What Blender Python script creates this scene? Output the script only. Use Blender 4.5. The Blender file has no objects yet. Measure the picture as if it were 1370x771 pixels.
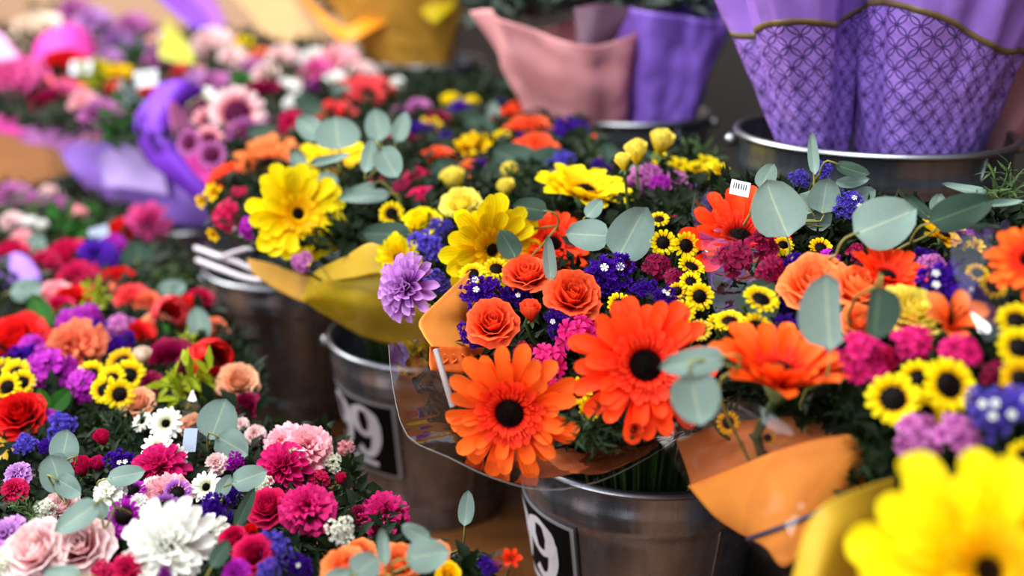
import bpy, bmesh, math, random
from mathutils import Vector, Matrix, noise

R_ = random.Random(11)
SC = bpy.context.scene
COL = SC.collection
PI = math.pi

# ------------------------------------------------------------------ camera, light, exposure
PITCH = math.radians(17.5)
CAM_Z = 0.782
F_PX = 1500.0
SN, CS = math.sin(PITCH), math.cos(PITCH)
RIGHT = Vector((1, 0, 0)); UP = Vector((0, SN, CS)); BACK = Vector((0, -CS, SN))

cd = bpy.data.cameras.new('camera'); cam = bpy.data.objects.new('camera', cd); COL.objects.link(cam)
cam.location = (0, 0, CAM_Z); cam.rotation_euler = (PI / 2 - PITCH, 0, 0)
cd.sensor_width = 36.0; cd.lens = 36.0 * F_PX / 1370.0
cd.clip_start = 0.02; cd.clip_end = 60
cd.dof.use_dof = True; cd.dof.focus_distance = 1.06; cd.dof.aperture_fstop = 1.95
SC.camera = cam
SC.view_settings.view_transform = 'Standard'
SC.view_settings.look = 'None'
SC.view_settings.exposure = 0.78
SC.view_settings.gamma = 1.0
SC.view_settings.use_curve_mapping = False

w = bpy.data.worlds.new('daylight'); SC.world = w; w.use_nodes = True
nt = w.node_tree; nt.nodes.clear()
tc = nt.nodes.new('ShaderNodeTexCoord'); sp = nt.nodes.new('ShaderNodeSeparateXYZ')
rp = nt.nodes.new('ShaderNodeValToRGB'); bg = nt.nodes.new('ShaderNodeBackground'); ow = nt.nodes.new('ShaderNodeOutputWorld')
ma = nt.nodes.new('ShaderNodeMath'); ma.operation = 'MULTIPLY_ADD'; ma.inputs[1].default_value = .5; ma.inputs[2].default_value = .5
nt.links.new(tc.outputs['Generated'], sp.inputs[0]); nt.links.new(sp.outputs['Z'], ma.inputs[0])
nt.links.new(ma.outputs[0], rp.inputs[0]); nt.links.new(rp.outputs[0], bg.inputs[0]); nt.links.new(bg.outputs[0], ow.inputs[0])
e = rp.color_ramp.elements
e[0].position = .36; e[0].color = (.05, .052, .058, 1); e[1].position = .80; e[1].color = (.55, .62, .72, 1)
bg.inputs[1].default_value = 0.40

def area(name, loc, target, sx, sy, power, col):
    l = bpy.data.lights.new(name, 'AREA'); l.shape = 'RECTANGLE'; l.size = sx; l.size_y = sy; l.energy = power; l.color = col
    o = bpy.data.objects.new(name, l); COL.objects.link(o); o.location = loc
    o.rotation_euler = (Vector(target) - Vector(loc)).to_track_quat('-Z', 'Y').to_euler(); return o
area('daylight_opening', (-3.2, 2.6, 3.0), (-.1, 1.3, .3), 3.0, 2.4, 190, (1, .97, .93))
area('soft_overhead_light', (-.3, .1, 3.2), (0, 1.2, .3), 2.0, 1.2, 66, (1, .98, .96))  # soft overhead light, added without any fixture it belongs to

area('shop_front_daylight', (-2.6, -1.6, 1.5), (.0, 1.2, .25), 2.6, 1.8, 62, (.86, .93, 1))

# ------------------------------------------------------------------ helpers
def s2l(c):
    return tuple(((x / 255) / 12.92 if x / 255 <= .04045 else ((x / 255 + .055) / 1.055) ** 2.4) for x in c)

def world(px, py, d):
    X = (px - 685) / F_PX * d; v = (py - 385.5) / F_PX
    return Vector((X, d * (CS - v * SN), CAM_Z - d * (SN + v * CS)))

PROF = [(-80, 4.2), (0, 3.3), (60, 2.65), (120, 2.1), (160, 1.8), (200, 1.56), (245, 1.36), (280, 1.27), (340, 1.17), (400, 1.10), (490, 1.02), (550, 1.0), (650, .95), (771, .88), (960, .8)]
def dmid(px, py):
    for (a, da), (b, db) in zip(PROF, PROF[1:]):
        if py <= b or b == 960:
            d = da + (db - da) * (py - a) / (b - a); break
    d *= 1 - .00035 * (px - 685)
    return min(d, 1.10) if px > 965 else d      # the wide bucket stands behind these
def dleft(px, py):
    v = (py - 385.5) / F_PX
    return .492 / max(.12, SN + v * CS)
def depth(px, py, reg):
    return dleft(px, py) if reg == 'l' else dmid(px, py)

def facing(nx, ny, nz=None):
    if nz is None: nz = math.sqrt(max(.02, 1 - nx * nx - ny * ny))
    return (RIGHT * nx + UP * ny + BACK * nz).normalized()

def frame_from(n, up=None):
    z = n.normalized()
    up = up if up is not None else UP
    y = up - z * up.dot(z)
    if y.length < 1e-3: y = Vector((0, 1, 0)) - z * z.y
    y.normalize(); x = y.cross(z)
    return Matrix((x, y, z)).transposed().to_4x4()

def mesh(name, verts, faces, mat=None, attr=None, smooth=True, attr2=None, uv=None, mats=None, midx=None):
    m = bpy.data.meshes.new(name); m.from_pydata([tuple(v) for v in verts], [], faces)
    if mat: m.materials.append(mat)
    if mats:
        for q in mats: m.materials.append(q)
        m.polygons.foreach_set('material_index', midx)
    if smooth: m.polygons.foreach_set('use_smooth', [True] * len(m.polygons))
    if attr is not None:
        a = m.attributes.new('t', 'FLOAT', 'POINT'); a.data.foreach_set('value', attr)
    if attr2 is not None:
        a = m.attributes.new('s', 'FLOAT', 'POINT'); a.data.foreach_set('value', attr2)
    if uv is not None:
        l = m.uv_layers.new(name='UVMap')
        for lp in m.loops: l.data[lp.index].uv = uv[lp.vertex_index]
    return m

class MB:
    def __init__(s): s.v = []; s.f = []; s.t = []; s.s = []
    def add(s, verts, faces, t=None, sv=None, M=None):
        o = len(s.v); s.v += [M @ Vector(p) for p in verts] if M is not None else [Vector(p) for p in verts]
        s.f += [tuple(i + o for i in f) for f in faces]
        s.t += list(t) if t is not None else [0.5] * len(verts); s.s += list(sv) if sv is not None else [0.0] * len(verts)
    def done(s, name, mat, smooth=True): return mesh(name, s.v, s.f, mat, s.t, smooth, s.s)

def link(name, me, parent=None, M=None):
    o = bpy.data.objects.new(name, me); COL.objects.link(o)
    if parent: o.parent = parent
    if M is not None: o.matrix_basis = M
    return o
def tag(o, label, cat, group=None, kind=None):
    if label: o['label'] = label
    if cat: o['category'] = cat
    if group: o['group'] = group
    if kind: o['kind'] = kind
    return o
def empty(name, M):
    o = bpy.data.objects.new(name, None); COL.objects.link(o); o.empty_display_size = .02; o.matrix_basis = M; return o

def cr(p0, p1, p2, p3, t):
    return .5 * ((2 * p1) + (p2 - p0) * t + (2 * p0 - 5 * p1 + 4 * p2 - p3) * t * t + (3 * p1 - p0 - 3 * p2 + p3) * t ** 3)
def spline(pts, n):
    pts = [Vector(p) for p in pts]; k = len(pts) - 1; out = []
    for i in range(n + 1):
        u = i / n * k; j = min(int(u), k - 1); t = u - j
        out.append(cr(pts[max(0, j - 1)], pts[j], pts[j + 1], pts[min(k, j + 2)], t))
    return out
def tube_geo(pts, r0, r1, sides=6):
    v = []; f = []; n = len(pts)
    for i, p in enumerate(pts):
        tdir = (pts[min(i + 1, n - 1)] - pts[max(i - 1, 0)]).normalized()
        a = tdir.orthogonal().normalized() if i == 0 else (pa - tdir * pa.dot(tdir)).normalized()
        pa = a; b = tdir.cross(a); r = r0 + (r1 - r0) * i / (n - 1)
        for k in range(sides):
            q = 2 * PI * k / sides; v.append(p + (a * math.cos(q) + b * math.sin(q)) * r)
    for i in range(n - 1):
        for k in range(sides):
            f.append((i * sides + k, i * sides + (k + 1) % sides, (i + 1) * sides + (k + 1) % sides, (i + 1) * sides + k))
    f.append(tuple(range(sides - 1, -1, -1))); f.append(tuple((n - 1) * sides + k for k in range(sides)))
    return v, f

# ------------------------------------------------------------------ materials
MC = {}
def nodes_mat(key):
    m = bpy.data.materials.new(key); m.use_nodes = True; MC[key] = m
    return m, m.node_tree, m.node_tree.nodes['Principled BSDF'], m.node_tree.nodes['Material Output']

def plain(key, rgb, rough=.6, metal=0, spec=.5, noise_amt=.12, scale=40, bump=0.0, bscale=60):
    if key in MC: return MC[key]
    m, t, b, out = nodes_mat(key)
    c = s2l(rgb)
    n = t.nodes.new('ShaderNodeTexNoise'); n.inputs['Scale'].default_value = scale; n.inputs['Detail'].default_value = 4
    tcn = t.nodes.new('ShaderNodeTexCoord'); t.links.new(tcn.outputs['Object'], n.inputs['Vector'])
    mx = t.nodes.new('ShaderNodeMix'); mx.data_type = 'RGBA'
    mx.inputs[6].default_value = tuple(x * (1 - noise_amt) for x in c) + (1,); mx.inputs[7].default_value = tuple(min(1, x * (1 + noise_amt)) for x in c) + (1,)
    t.links.new(n.outputs['Fac'], mx.inputs[0]); t.links.new(mx.outputs[2], b.inputs['Base Color'])
    b.inputs['Roughness'].default_value = rough; b.inputs['Metallic'].default_value = metal
    b.inputs['Specular IOR Level'].default_value = spec
    if bump:
        n2 = t.nodes.new('ShaderNodeTexNoise'); n2.inputs['Scale'].default_value = bscale; n2.inputs['Detail'].default_value = 3
        t.links.new(tcn.outputs['Object'], n2.inputs['Vector'])
        bp = t.nodes.new('ShaderNodeBump'); bp.inputs['Strength'].default_value = bump; bp.inputs['Distance'].default_value = .01
        t.links.new(n2.outputs['Fac'], bp.inputs['Height']); t.links.new(bp.outputs[0], b.inputs['Normal'])
    return m

def petal_mat(key, base, mid, tip, rough=.55, trans=.25, var=.18, streak=.18):
    """pigment runs from the petal's base to its tip along the stored length coordinate"""
    key = 'petal_' + key
    if key in MC: return MC[key]
    m, t, b, out = nodes_mat(key)
    at = t.nodes.new('ShaderNodeAttribute'); at.attribute_name = 't'
    r = t.nodes.new('ShaderNodeValToRGB'); el = r.color_ramp.elements
    el[0].position = .12; el[0].color = s2l(base) + (1,); el[1].position = .95; el[1].color = s2l(tip) + (1,)
    k = el.new(.5); k.color = s2l(mid) + (1,)
    t.links.new(at.outputs['Fac'], r.inputs[0])
    oi = t.nodes.new('ShaderNodeObjectInfo'); hs = t.nodes.new('ShaderNodeHueSaturation')
    mr = t.nodes.new('ShaderNodeMapRange'); mr.inputs[3].default_value = 1 - var; mr.inputs[4].default_value = 1 + var * .6
    t.links.new(oi.outputs['Random'], mr.inputs[0])
    a2 = t.nodes.new('ShaderNodeAttribute'); a2.attribute_name = 's'
    sn = t.nodes.new('ShaderNodeMath'); sn.operation = 'MULTIPLY'; sn.inputs[1].default_value = 17
    sn2 = t.nodes.new('ShaderNodeMath'); sn2.operation = 'SINE'
    ml = t.nodes.new('ShaderNodeMath'); ml.operation = 'MULTIPLY_ADD'; ml.inputs[1].default_value = streak * .5
    t.links.new(a2.outputs['Fac'], sn.inputs[0]); t.links.new(sn.outputs[0], sn2.inputs[0]); t.links.new(sn2.outputs[0], ml.inputs[0]); t.links.new(mr.outputs[0], ml.inputs[2])
    t.links.new(ml.outputs[0], hs.inputs['Value']); t.links.new(r.outputs[0], hs.inputs['Color'])
    t.links.new(hs.outputs[0], b.inputs['Base Color'])
    b.inputs['Roughness'].default_value = rough; b.inputs['Specular IOR Level'].default_value = .12
    tr = t.nodes.new('ShaderNodeBsdfTranslucent'); mix = t.nodes.new('ShaderNodeMixShader'); mix.inputs[0].default_value = trans
    t.links.new(hs.outputs[0], tr.inputs[0]); t.links.new(b.outputs[0], mix.inputs[1]); t.links.new(tr.outputs[0], mix.inputs[2]); t.links.new(mix.outputs[0], out.inputs[0])
    return m

def leaf_mat(key, rgb, vein, rough=.5, trans=.15):
    if key in MC: return MC[key]
    m, t, b, out = nodes_mat(key)
    a2 = t.nodes.new('ShaderNodeAttribute'); a2.attribute_name = 's'
    ab = t.nodes.new('ShaderNodeMath'); ab.operation = 'ABSOLUTE'; t.links.new(a2.outputs['Fac'], ab.inputs[0])
    rr = t.nodes.new('ShaderNodeValToRGB'); el = rr.color_ramp.elements
    el[0].position = .0; el[0].color = s2l(vein) + (1,); el[1].position = .07; el[1].color = s2l(rgb) + (1,)
    k = el.new(1); k.color = tuple(x * .85 for x in s2l(rgb)) + (1,)
    t.links.new(ab.outputs[0], rr.inputs[0])
    n = t.nodes.new('ShaderNodeTexNoise'); n.inputs['Scale'].default_value = 5; n.inputs['Detail'].default_value = 5
    tcn = t.nodes.new('ShaderNodeTexCoord'); t.links.new(tcn.outputs['Object'], n.inputs['Vector'])
    oi = t.nodes.new('ShaderNodeObjectInfo')
    ad = t.nodes.new('ShaderNodeMath'); ad.operation = 'ADD'; t.links.new(n.outputs['Fac'], ad.inputs[0]); t.links.new(oi.outputs['Random'], ad.inputs[1])
    mr = t.nodes.new('ShaderNodeMapRange'); mr.inputs[1].default_value = .2; mr.inputs[2].default_value = 1.8; mr.inputs[3].default_value = .78; mr.inputs[4].default_value = 1.15
    t.links.new(ad.outputs[0], mr.inputs[0])
    hs = t.nodes.new('ShaderNodeHueSaturation'); t.links.new(mr.outputs[0], hs.inputs['Value']); t.links.new(rr.outputs[0], hs.inputs['Color'])
    t.links.new(hs.outputs[0], b.inputs['Base Color']); b.inputs['Roughness'].default_value = rough; b.inputs['Specular IOR Level'].default_value = .125
    tr = t.nodes.new('ShaderNodeBsdfTranslucent'); mix = t.nodes.new('ShaderNodeMixShader'); mix.inputs[0].default_value = trans
    t.links.new(hs.outputs[0], tr.inputs[0]); t.links.new(b.outputs[0], mix.inputs[1]); t.links.new(tr.outputs[0], mix.inputs[2]); t.links.new(mix.outputs[0], out.inputs[0])
    return m

def film_mat(key, tint=(1, 1, 1), gl=.10, body=0.0, bodycol=(200, 200, 200), rough=.06, bump=.35, bscale=9):
    if key in MC: return MC[key]
    m, t, b, out = nodes_mat(key); t.nodes.remove(b)
    tr = t.nodes.new('ShaderNodeBsdfTransparent'); tr.inputs[0].default_value = tint + (1,)
    g = t.nodes.new('ShaderNodeBsdfGlossy'); g.inputs['Roughness'].default_value = rough
    df = t.nodes.new('ShaderNodeBsdfDiffuse'); df.inputs[0].default_value = s2l(bodycol) + (1,)
    lw = t.nodes.new('ShaderNodeLayerWeight'); lw.inputs[0].default_value = .35
    mr = t.nodes.new('ShaderNodeMapRange'); mr.inputs[3].default_value = gl; mr.inputs[4].default_value = min(1, gl * 4 + .2)
    t.links.new(lw.outputs['Facing'], mr.inputs[0])
    tcn = t.nodes.new('ShaderNodeTexCoord')
    n = t.nodes.new('ShaderNodeTexNoise'); n.inputs['Scale'].default_value = bscale; n.inputs['Detail'].default_value = 3; n.inputs['Distortion'].default_value = 1.2
    t.links.new(tcn.outputs['Object'], n.inputs['Vector'])
    bp = t.nodes.new('ShaderNodeBump'); bp.inputs['Strength'].default_value = bump; bp.inputs['Distance'].default_value = .03
    t.links.new(n.outputs['Fac'], bp.inputs['Height']); t.links.new(bp.outputs[0], g.inputs['Normal'])
    m1 = t.nodes.new('ShaderNodeMixShader'); m1.inputs[0].default_value = body
    t.links.new(tr.outputs[0], m1.inputs[1]); t.links.new(df.outputs[0], m1.inputs[2])
    m2 = t.nodes.new('ShaderNodeMixShader'); t.links.new(mr.outputs[0], m2.inputs[0]); t.links.new(m1.outputs[0], m2.inputs[1]); t.links.new(g.outputs[0], m2.inputs[2])
    t.links.new(m2.outputs[0], out.inputs[0]); return m

def metal_mat(name='galvanized_steel', k=1.0, met=.85):
    m, t, b, out = nodes_mat(name)
    tcn = t.nodes.new('ShaderNodeTexCoord')
    mp = t.nodes.new('ShaderNodeMapping'); mp.inputs['Scale'].default_value = (60, 60, 4); t.links.new(tcn.outputs['Object'], mp.inputs[0])
    n = t.nodes.new('ShaderNodeTexNoise'); n.inputs['Scale'].default_value = 1.2; n.inputs['Detail'].default_value = 6; t.links.new(mp.outputs[0], n.inputs['Vector'])
    v = t.nodes.new('ShaderNodeTexVoronoi'); v.inputs['Scale'].default_value = 45; t.links.new(tcn.outputs['Object'], v.inputs['Vector'])
    r = t.nodes.new('ShaderNodeValToRGB'); r.color_ramp.elements[0].color = (.17 * k, .195 * k, .23 * k, 1); r.color_ramp.elements[1].color = (.31 * k, .35 * k, .41 * k, 1)
    r.color_ramp.elements[0].position = .3; r.color_ramp.elements[1].position = .75
    t.links.new(n.outputs['Fac'], r.inputs[0]); t.links.new(r.outputs[0], b.inputs['Base Color'])
    mr = t.nodes.new('ShaderNodeMapRange'); mr.inputs[3].default_value = .17; mr.inputs[4].default_value = .32
    t.links.new(v.outputs['Distance'], mr.inputs[0]); t.links.new(mr.outputs[0], b.inputs['Roughness'])
    b.inputs['Metallic'].default_value = met
    bp = t.nodes.new('ShaderNodeBump'); bp.inputs['Strength'].default_value = .12; bp.inputs['Distance'].default_value = .004
    t.links.new(n.outputs['Fac'], bp.inputs['Height']); t.links.new(bp.outputs[0], b.inputs['Normal'])
    return m
STEEL = metal_mat(); STEELD = metal_mat('dark_steel', .45, .75)
RIM = plain('bright_steel', (150, 154, 160), .36, 1.0, .5, .06)

def paper_mat(key, rgb, rough=.55, bump=.25, trans=.15, spec=.3, bscale=22):
    if key in MC: return MC[key]
    m = plain(key, rgb, rough, 0, spec, .10, 18, bump, bscale)
    t = m.node_tree; b = t.nodes['Principled BSDF']; out = t.nodes['Material Output']
    tr = t.nodes.new('ShaderNodeBsdfTranslucent'); tr.inputs[0].default_value = s2l(rgb) + (1,)
    mix = t.nodes.new('ShaderNodeMixShader'); mix.inputs[0].default_value = trans
    t.links.new(b.outputs[0], mix.inputs[1]); t.links.new(tr.outputs[0], mix.inputs[2]); t.links.new(mix.outputs[0], out.inputs[0])
    return m

def lattice_mat():
    """lilac wrap printed with a dark lattice of touching rings (a flat print, in the sheet's own UV)"""
    m = paper_mat('lilac_lattice_film', (172, 132, 230), .32, 1.0, .1, .5, 20)
    t = m.node_tree; b = t.nodes['Principled BSDF']
    src = b.inputs['Base Color'].links[0].from_socket
    uv = t.nodes.new('ShaderNodeUVMap')
    mp = t.nodes.new('ShaderNodeMapping'); mp.inputs['Rotation'].default_value = (0, 0, PI / 4); t.links.new(uv.outputs[0], mp.inputs[0])
    fr = t.nodes.new('ShaderNodeVectorMath'); fr.operation = 'FRACTION'; t.links.new(mp.outputs[0], fr.inputs[0])
    sb = t.nodes.new('ShaderNodeVectorMath'); sb.operation = 'SUBTRACT'; sb.inputs[1].default_value = (.5, .5, 0); t.links.new(fr.outputs[0], sb.inputs[0])
    sx = t.nodes.new('ShaderNodeSeparateXYZ'); t.links.new(sb.outputs[0], sx.inputs[0])
    cx = t.nodes.new('ShaderNodeCombineXYZ'); t.links.new(sx.outputs[0], cx.inputs[0]); t.links.new(sx.outputs[1], cx.inputs[1])
    prev = None
    for qx, qy in ((.5, .5), (-.5, .5), (.5, -.5), (-.5, -.5)):
        sbq = t.nodes.new('ShaderNodeVectorMath'); sbq.operation = 'SUBTRACT'; sbq.inputs[1].default_value = (qx, qy, 0); t.links.new(cx.outputs[0], sbq.inputs[0])
        ln = t.nodes.new('ShaderNodeVectorMath'); ln.operation = 'LENGTH'; t.links.new(sbq.outputs[0], ln.inputs[0])
        d = t.nodes.new('ShaderNodeMath'); d.operation = 'SUBTRACT'; d.inputs[1].default_value = .66; t.links.new(ln.outputs['Value'], d.inputs[0])
        a = t.nodes.new('ShaderNodeMath'); a.operation = 'ABSOLUTE'; t.links.new(d.outputs[0], a.inputs[0])
        if prev is not None:
            mn = t.nodes.new('ShaderNodeMath'); mn.operation = 'MINIMUM'; t.links.new(prev.outputs[0], mn.inputs[0]); t.links.new(a.outputs[0], mn.inputs[1]); a = mn
        prev = a
    mr = t.nodes.new('ShaderNodeMapRange'); mr.inputs[1].default_value = .03; mr.inputs[2].default_value = .06; mr.inputs[3].default_value = .9; mr.inputs[4].default_value = 0
    t.links.new(a.outputs[0], mr.inputs[0])
    mx = t.nodes.new('ShaderNodeMix'); mx.data_type = 'RGBA'; mx.inputs[7].default_value = s2l((48, 24, 104)) + (1,)
    t.links.new(mr.outputs[0], mx.inputs[0]); t.links.new(src, mx.inputs[6]); t.links.new(mx.outputs[2], b.inputs['Base Color'])
    return m

# ------------------------------------------------------------------ petals and flower heads (unit radius, facing +Z)
GREEN = leaf_mat('stem_green', (58, 80, 38), (70, 94, 46))
CALYX = leaf_mat('calyx_green', (88, 116, 66), (120, 146, 90))
def prof_strap(t): return (.34 + .66 * math.sin(min(1, t * 1.25) * PI / 2)) * (1 if t < .82 else math.sqrt(max(0, 1 - ((t - .82) / .182) ** 2)))
def prof_round(t): return (.25 + .75 * math.sin(min(1, t * 1.1) * PI / 2)) * (1 if t < .55 else math.sqrt(max(0, 1 - ((t - .55) / .455) ** 2)))
def prof_point(t): return math.sin(PI * min(1, .12 + .88 * t) ** .8) * .98 + .02
def petal_geo(L, W, prof, e0, e1, cup=.3, nu=2, nv=7, ruffle=0, rnd=None, twist=0):
    """strip along +Y that starts at elevation e0 and ends at e1 (degrees)"""
    v = []; t_ = []; s_ = []; y = z = 0.0
    tp = 0.0
    for i in range(nv + 1):
        t = 1 - (1 - i / nv) ** 1.55; el = math.radians(e0 + (e1 - e0) * t)
        y += L * (t - tp) * math.cos(el); z += L * (t - tp) * math.sin(el); tp = t
        for j in range(-nu, nu + 1):
            s = j / nu; x = s * W * prof(t)
            up = cup * W * s * s * prof(t) + (ruffle * math.sin(s * 6 + i * 1.3) * t * W if ruffle else 0)
            v.append((x + twist * t * L * .1, y - math.sin(el) * up - (abs(s) ** 2 * .0), z + math.cos(el) * up)); t_.append(t); s_.append(s)
    m = 2 * nu + 1
    f = [(i * m + j, i * m + j + 1, (i + 1) * m + j + 1, (i + 1) * m + j) for i in range(nv) for j in range(m - 1)]
    return v, f, t_, s_
GEO = {}
def petal_mesh(key, mat, *a, **k):
    kk = (key, mat.name)
    if kk not in GEO:
        v, f, t, s = petal_geo(*a, **k); GEO[kk] = mesh('petal', v, f, mat, t, True, s)
    return GEO[kk]
def put_ring(par, name, meshes, n, r0, z0, rnd, ph=0, jit=.1, tilt=4, sc=.06):
    for i in range(n):
        a = 2 * PI * (i + ph) / n + rnd.uniform(-jit, jit)
        k = 1 + rnd.uniform(-sc, sc)
        M = Matrix.Rotation(a, 4, 'Z') @ Matrix.Translation((0, r0, z0)) @ Matrix.Rotation(math.radians(rnd.uniform(-tilt, tilt)), 4, 'X') @ Matrix.Rotation(math.radians(rnd.uniform(-tilt, tilt) * 1.5), 4, 'Y') @ Matrix.Scale(k, 4)
        link(name, meshes[i % len(meshes)], par, M)
def cached(key, mat, fn):
    kk = (key, mat.name)
    if kk not in GEO: GEO[kk] = fn(mat)
    return GEO[kk]

def disc_mesh(mat, r=.2, h=.1, n=110, spike=.035):
    rn = random.Random(5); b = MB(); N = 12
    vs = [(0, 0, h)]; fs = []
    for i in range(1, 5):
        q = i / 4; 
        for k in range(N): vs.append((r * q * math.cos(2 * PI * k / N), r * q * math.sin(2 * PI * k / N), h * (1 - q * q)))
    for k in range(N):
        fs.append((0, 1 + k, 1 + (k + 1) % N))
        for i in range(3): fs.append((1 + i * N + k, 1 + (i + 1) * N + k, 1 + (i + 1) * N + (k + 1) % N, 1 + i * N + (k + 1) % N))
    b.add(vs, fs, [0.1] * len(vs))
    for i in range(n):
        q = math.sqrt((i + .5) / n); a = i * 2.39996; x, y = r * q * math.cos(a), r * q * math.sin(a); z = h * (1 - q * q)
        s = spike * rn.uniform(.7, 1.2)
        b.add([(x - s * .4, y, z), (x + s * .2, y + s * .35, z), (x + s * .2, y - s * .35, z), (x * 1.06, y * 1.06, z + s * 1.3)], [(0, 1, 3), (1, 2, 3), (2, 0, 3)], [.1, .1, .1, .4 + .6 * q])
    return b.done('disc', mat)

def ray_florets(mat, n, r0, L, W, e0, e1, rows=2, z0=0):
    rn = random.Random(n); b = MB()
    for q in range(rows):
        for i in range(n):
            a = 2 * PI * (i + .5 * q) / n + rn.uniform(-.06, .06); k = rn.uniform(.75, 1.15)
            v, f, t, s = petal_geo(L * k, W, prof_strap, e0 + 14 * q + rn.uniform(-8, 8), e1 + rn.uniform(-8, 8), .3, 1, 3)
            b.add(v, f, [.35 + .65 * x for x in t], s, Matrix.Rotation(a, 4, 'Z') @ Matrix.Translation((0, r0 - .05 * q, z0 + .02 * q)))
    return b.done('inner_florets', mat)

PAL = {
 'orange': ((220, 40, 10), (255, 84, 18), (255, 112, 34)), 'redorange': ((225, 26, 8), (255, 52, 12), (255, 76, 24)),
 'yellow': ((250, 190, 0), (255, 222, 0), (255, 236, 20)), 'deepyellow': ((240, 160, 0), (255, 200, 0), (255, 215, 10)),
 'lilac': ((150, 80, 160), (192, 120, 206), (216, 160, 226)), 'white': ((214, 220, 170), (250, 250, 240), (255, 255, 252)),
 'pink': ((226, 110, 130), (250, 165, 178), (255, 190, 200)), 'palepink': ((236, 120, 138), (250, 190, 196), (255, 230, 228)),
 'magenta': ((150, 0, 60), (205, 8, 100), (222, 40, 125)), 'crimson': ((120, 0, 30), (190, 8, 70), (214, 26, 90)),
 'burgundy': ((70, 0, 25), (120, 4, 52), (150, 14, 70)), 'red': ((130, 0, 8), (205, 8, 18), (228, 28, 28)),
 'coralred': ((190, 20, 30), (232, 48, 60), (245, 88, 92)), 'coral': ((220, 70, 40), (242, 110, 76), (250, 140, 100)),
 'peach': ((220, 120, 80), (240, 165, 125), (248, 190, 150)), 'roseorange': ((190, 20, 8), (236, 58, 22), (252, 104, 58)),
 'softorange': ((220, 60, 14), (250, 104, 36), (255, 150, 84)), 'lightyellow': ((226, 190, 20), (252, 228, 50), (255, 240, 110)),
 'purple': ((52, 10, 110), (72, 18, 158), (98, 40, 190)), 'violet': ((80, 60, 170), (104, 86, 206), (140, 124, 228)),
 'mauve': ((120, 40, 110), (168, 76, 150), (200, 120, 184)), 'plum': ((100, 0, 110), (160, 12, 160), (188, 40, 186)),
 'cream': ((230, 190, 160), (245, 222, 198), (252, 236, 220)), 'roseviolet': ((90, 30, 110), (150, 80, 170), (178, 120, 200)),
 'floretred': ((222, 20, 8), (240, 30, 12), (255, 70, 34)), 'hotpink': ((190, 20, 110), (226, 60, 150), (240, 110, 180)),
}
def pmat(c): return petal_mat(c, *PAL[c])
DARK = petal_mat('dark_disc', (12, 4, 4), (26, 8, 8), (120, 20, 14))
DARKY = petal_mat('brown_disc', (20, 8, 2), (60, 30, 4), (190, 130, 10))

def gerbera(M, col, rnd, rise=0, disc=DARK, low=False):
    root = empty('gerbera', M); m = pmat(col)
    wk = 1.3 if col == 'yellow' else 1.0; small = disc is DARKY
    P = lambda k, L, W, *a, **q: petal_mesh(('g', k, round(rise, 1)), m, L, W * wk, *a, **q)
    out = [P(1, .78, .122, prof_strap, 16 + rise, -6 + rise, .35), P(2, .74, .114, prof_strap, 20 + rise, 4 + rise, .25, twist=.5), P(3, .80, .126, prof_strap, 12 + rise, -14 + rise, .45, twist=-.4)]
    put_ring(root, 'petal', out, 21, .22, -.02, rnd, 0, .12, 8, .08)
    mid = [P(4, .56, .104, prof_strap, 24 + rise, 8 + rise, .35), P(5, .62, .108, prof_strap, 20 + rise, 2 + rise, .3, twist=.5)]
    put_ring(root, 'petal', mid, 19, .20, .02, rnd, .5, .14, 8, .1)
    red = {'orange': 'floretred', 'redorange': 'floretred', 'yellow': 'deepyellow'}.get(col, col)
    if not low:
        inn = [petal_mesh(('gi', round(rise, 1)), pmat(red), .30, .055, prof_strap, 40 + rise * .5, 14 + rise * .5, .3, 1, 4)]
        put_ring(root, 'petal', inn, 28, .13 if small else .22, .075, rnd, .2, .1, 8, .15)
        o = link('inner_florets', cached(('rf',), pmat(red), lambda mt: ray_florets(mt, 54, .31, .15, .017, 44, 20, 3, .10)), root, Matrix.Diagonal((.55, .55, .9, 1)) if small else None); o['kind'] = 'stuff'
    o = link('disc', cached(('disc',), disc, lambda mt: disc_mesh(mt, .25, .20, 200, .050)), root, Matrix.Diagonal((.52, .52, .75, 1)) if small else None); o['kind'] = 'stuff'
    v, f = [], []
    for i, (r, z) in enumerate([(.02, -.34), (.05, -.30), (.17, -.12), (.21, -.03), (.20, .0)]):
        for k in range(12): v.append((r * math.cos(k * PI / 6), r * math.sin(k * PI / 6), z))
    for i in range(4):
        for k in range(12): f.append((i * 12 + k, i * 12 + (k + 1) % 12, (i + 1) * 12 + (k + 1) % 12, (i + 1) * 12 + k))
    link('calyx', cached(('gcal',), CALYX, lambda mt: mesh('calyx', v, f, mt)), root)
    return root

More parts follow.
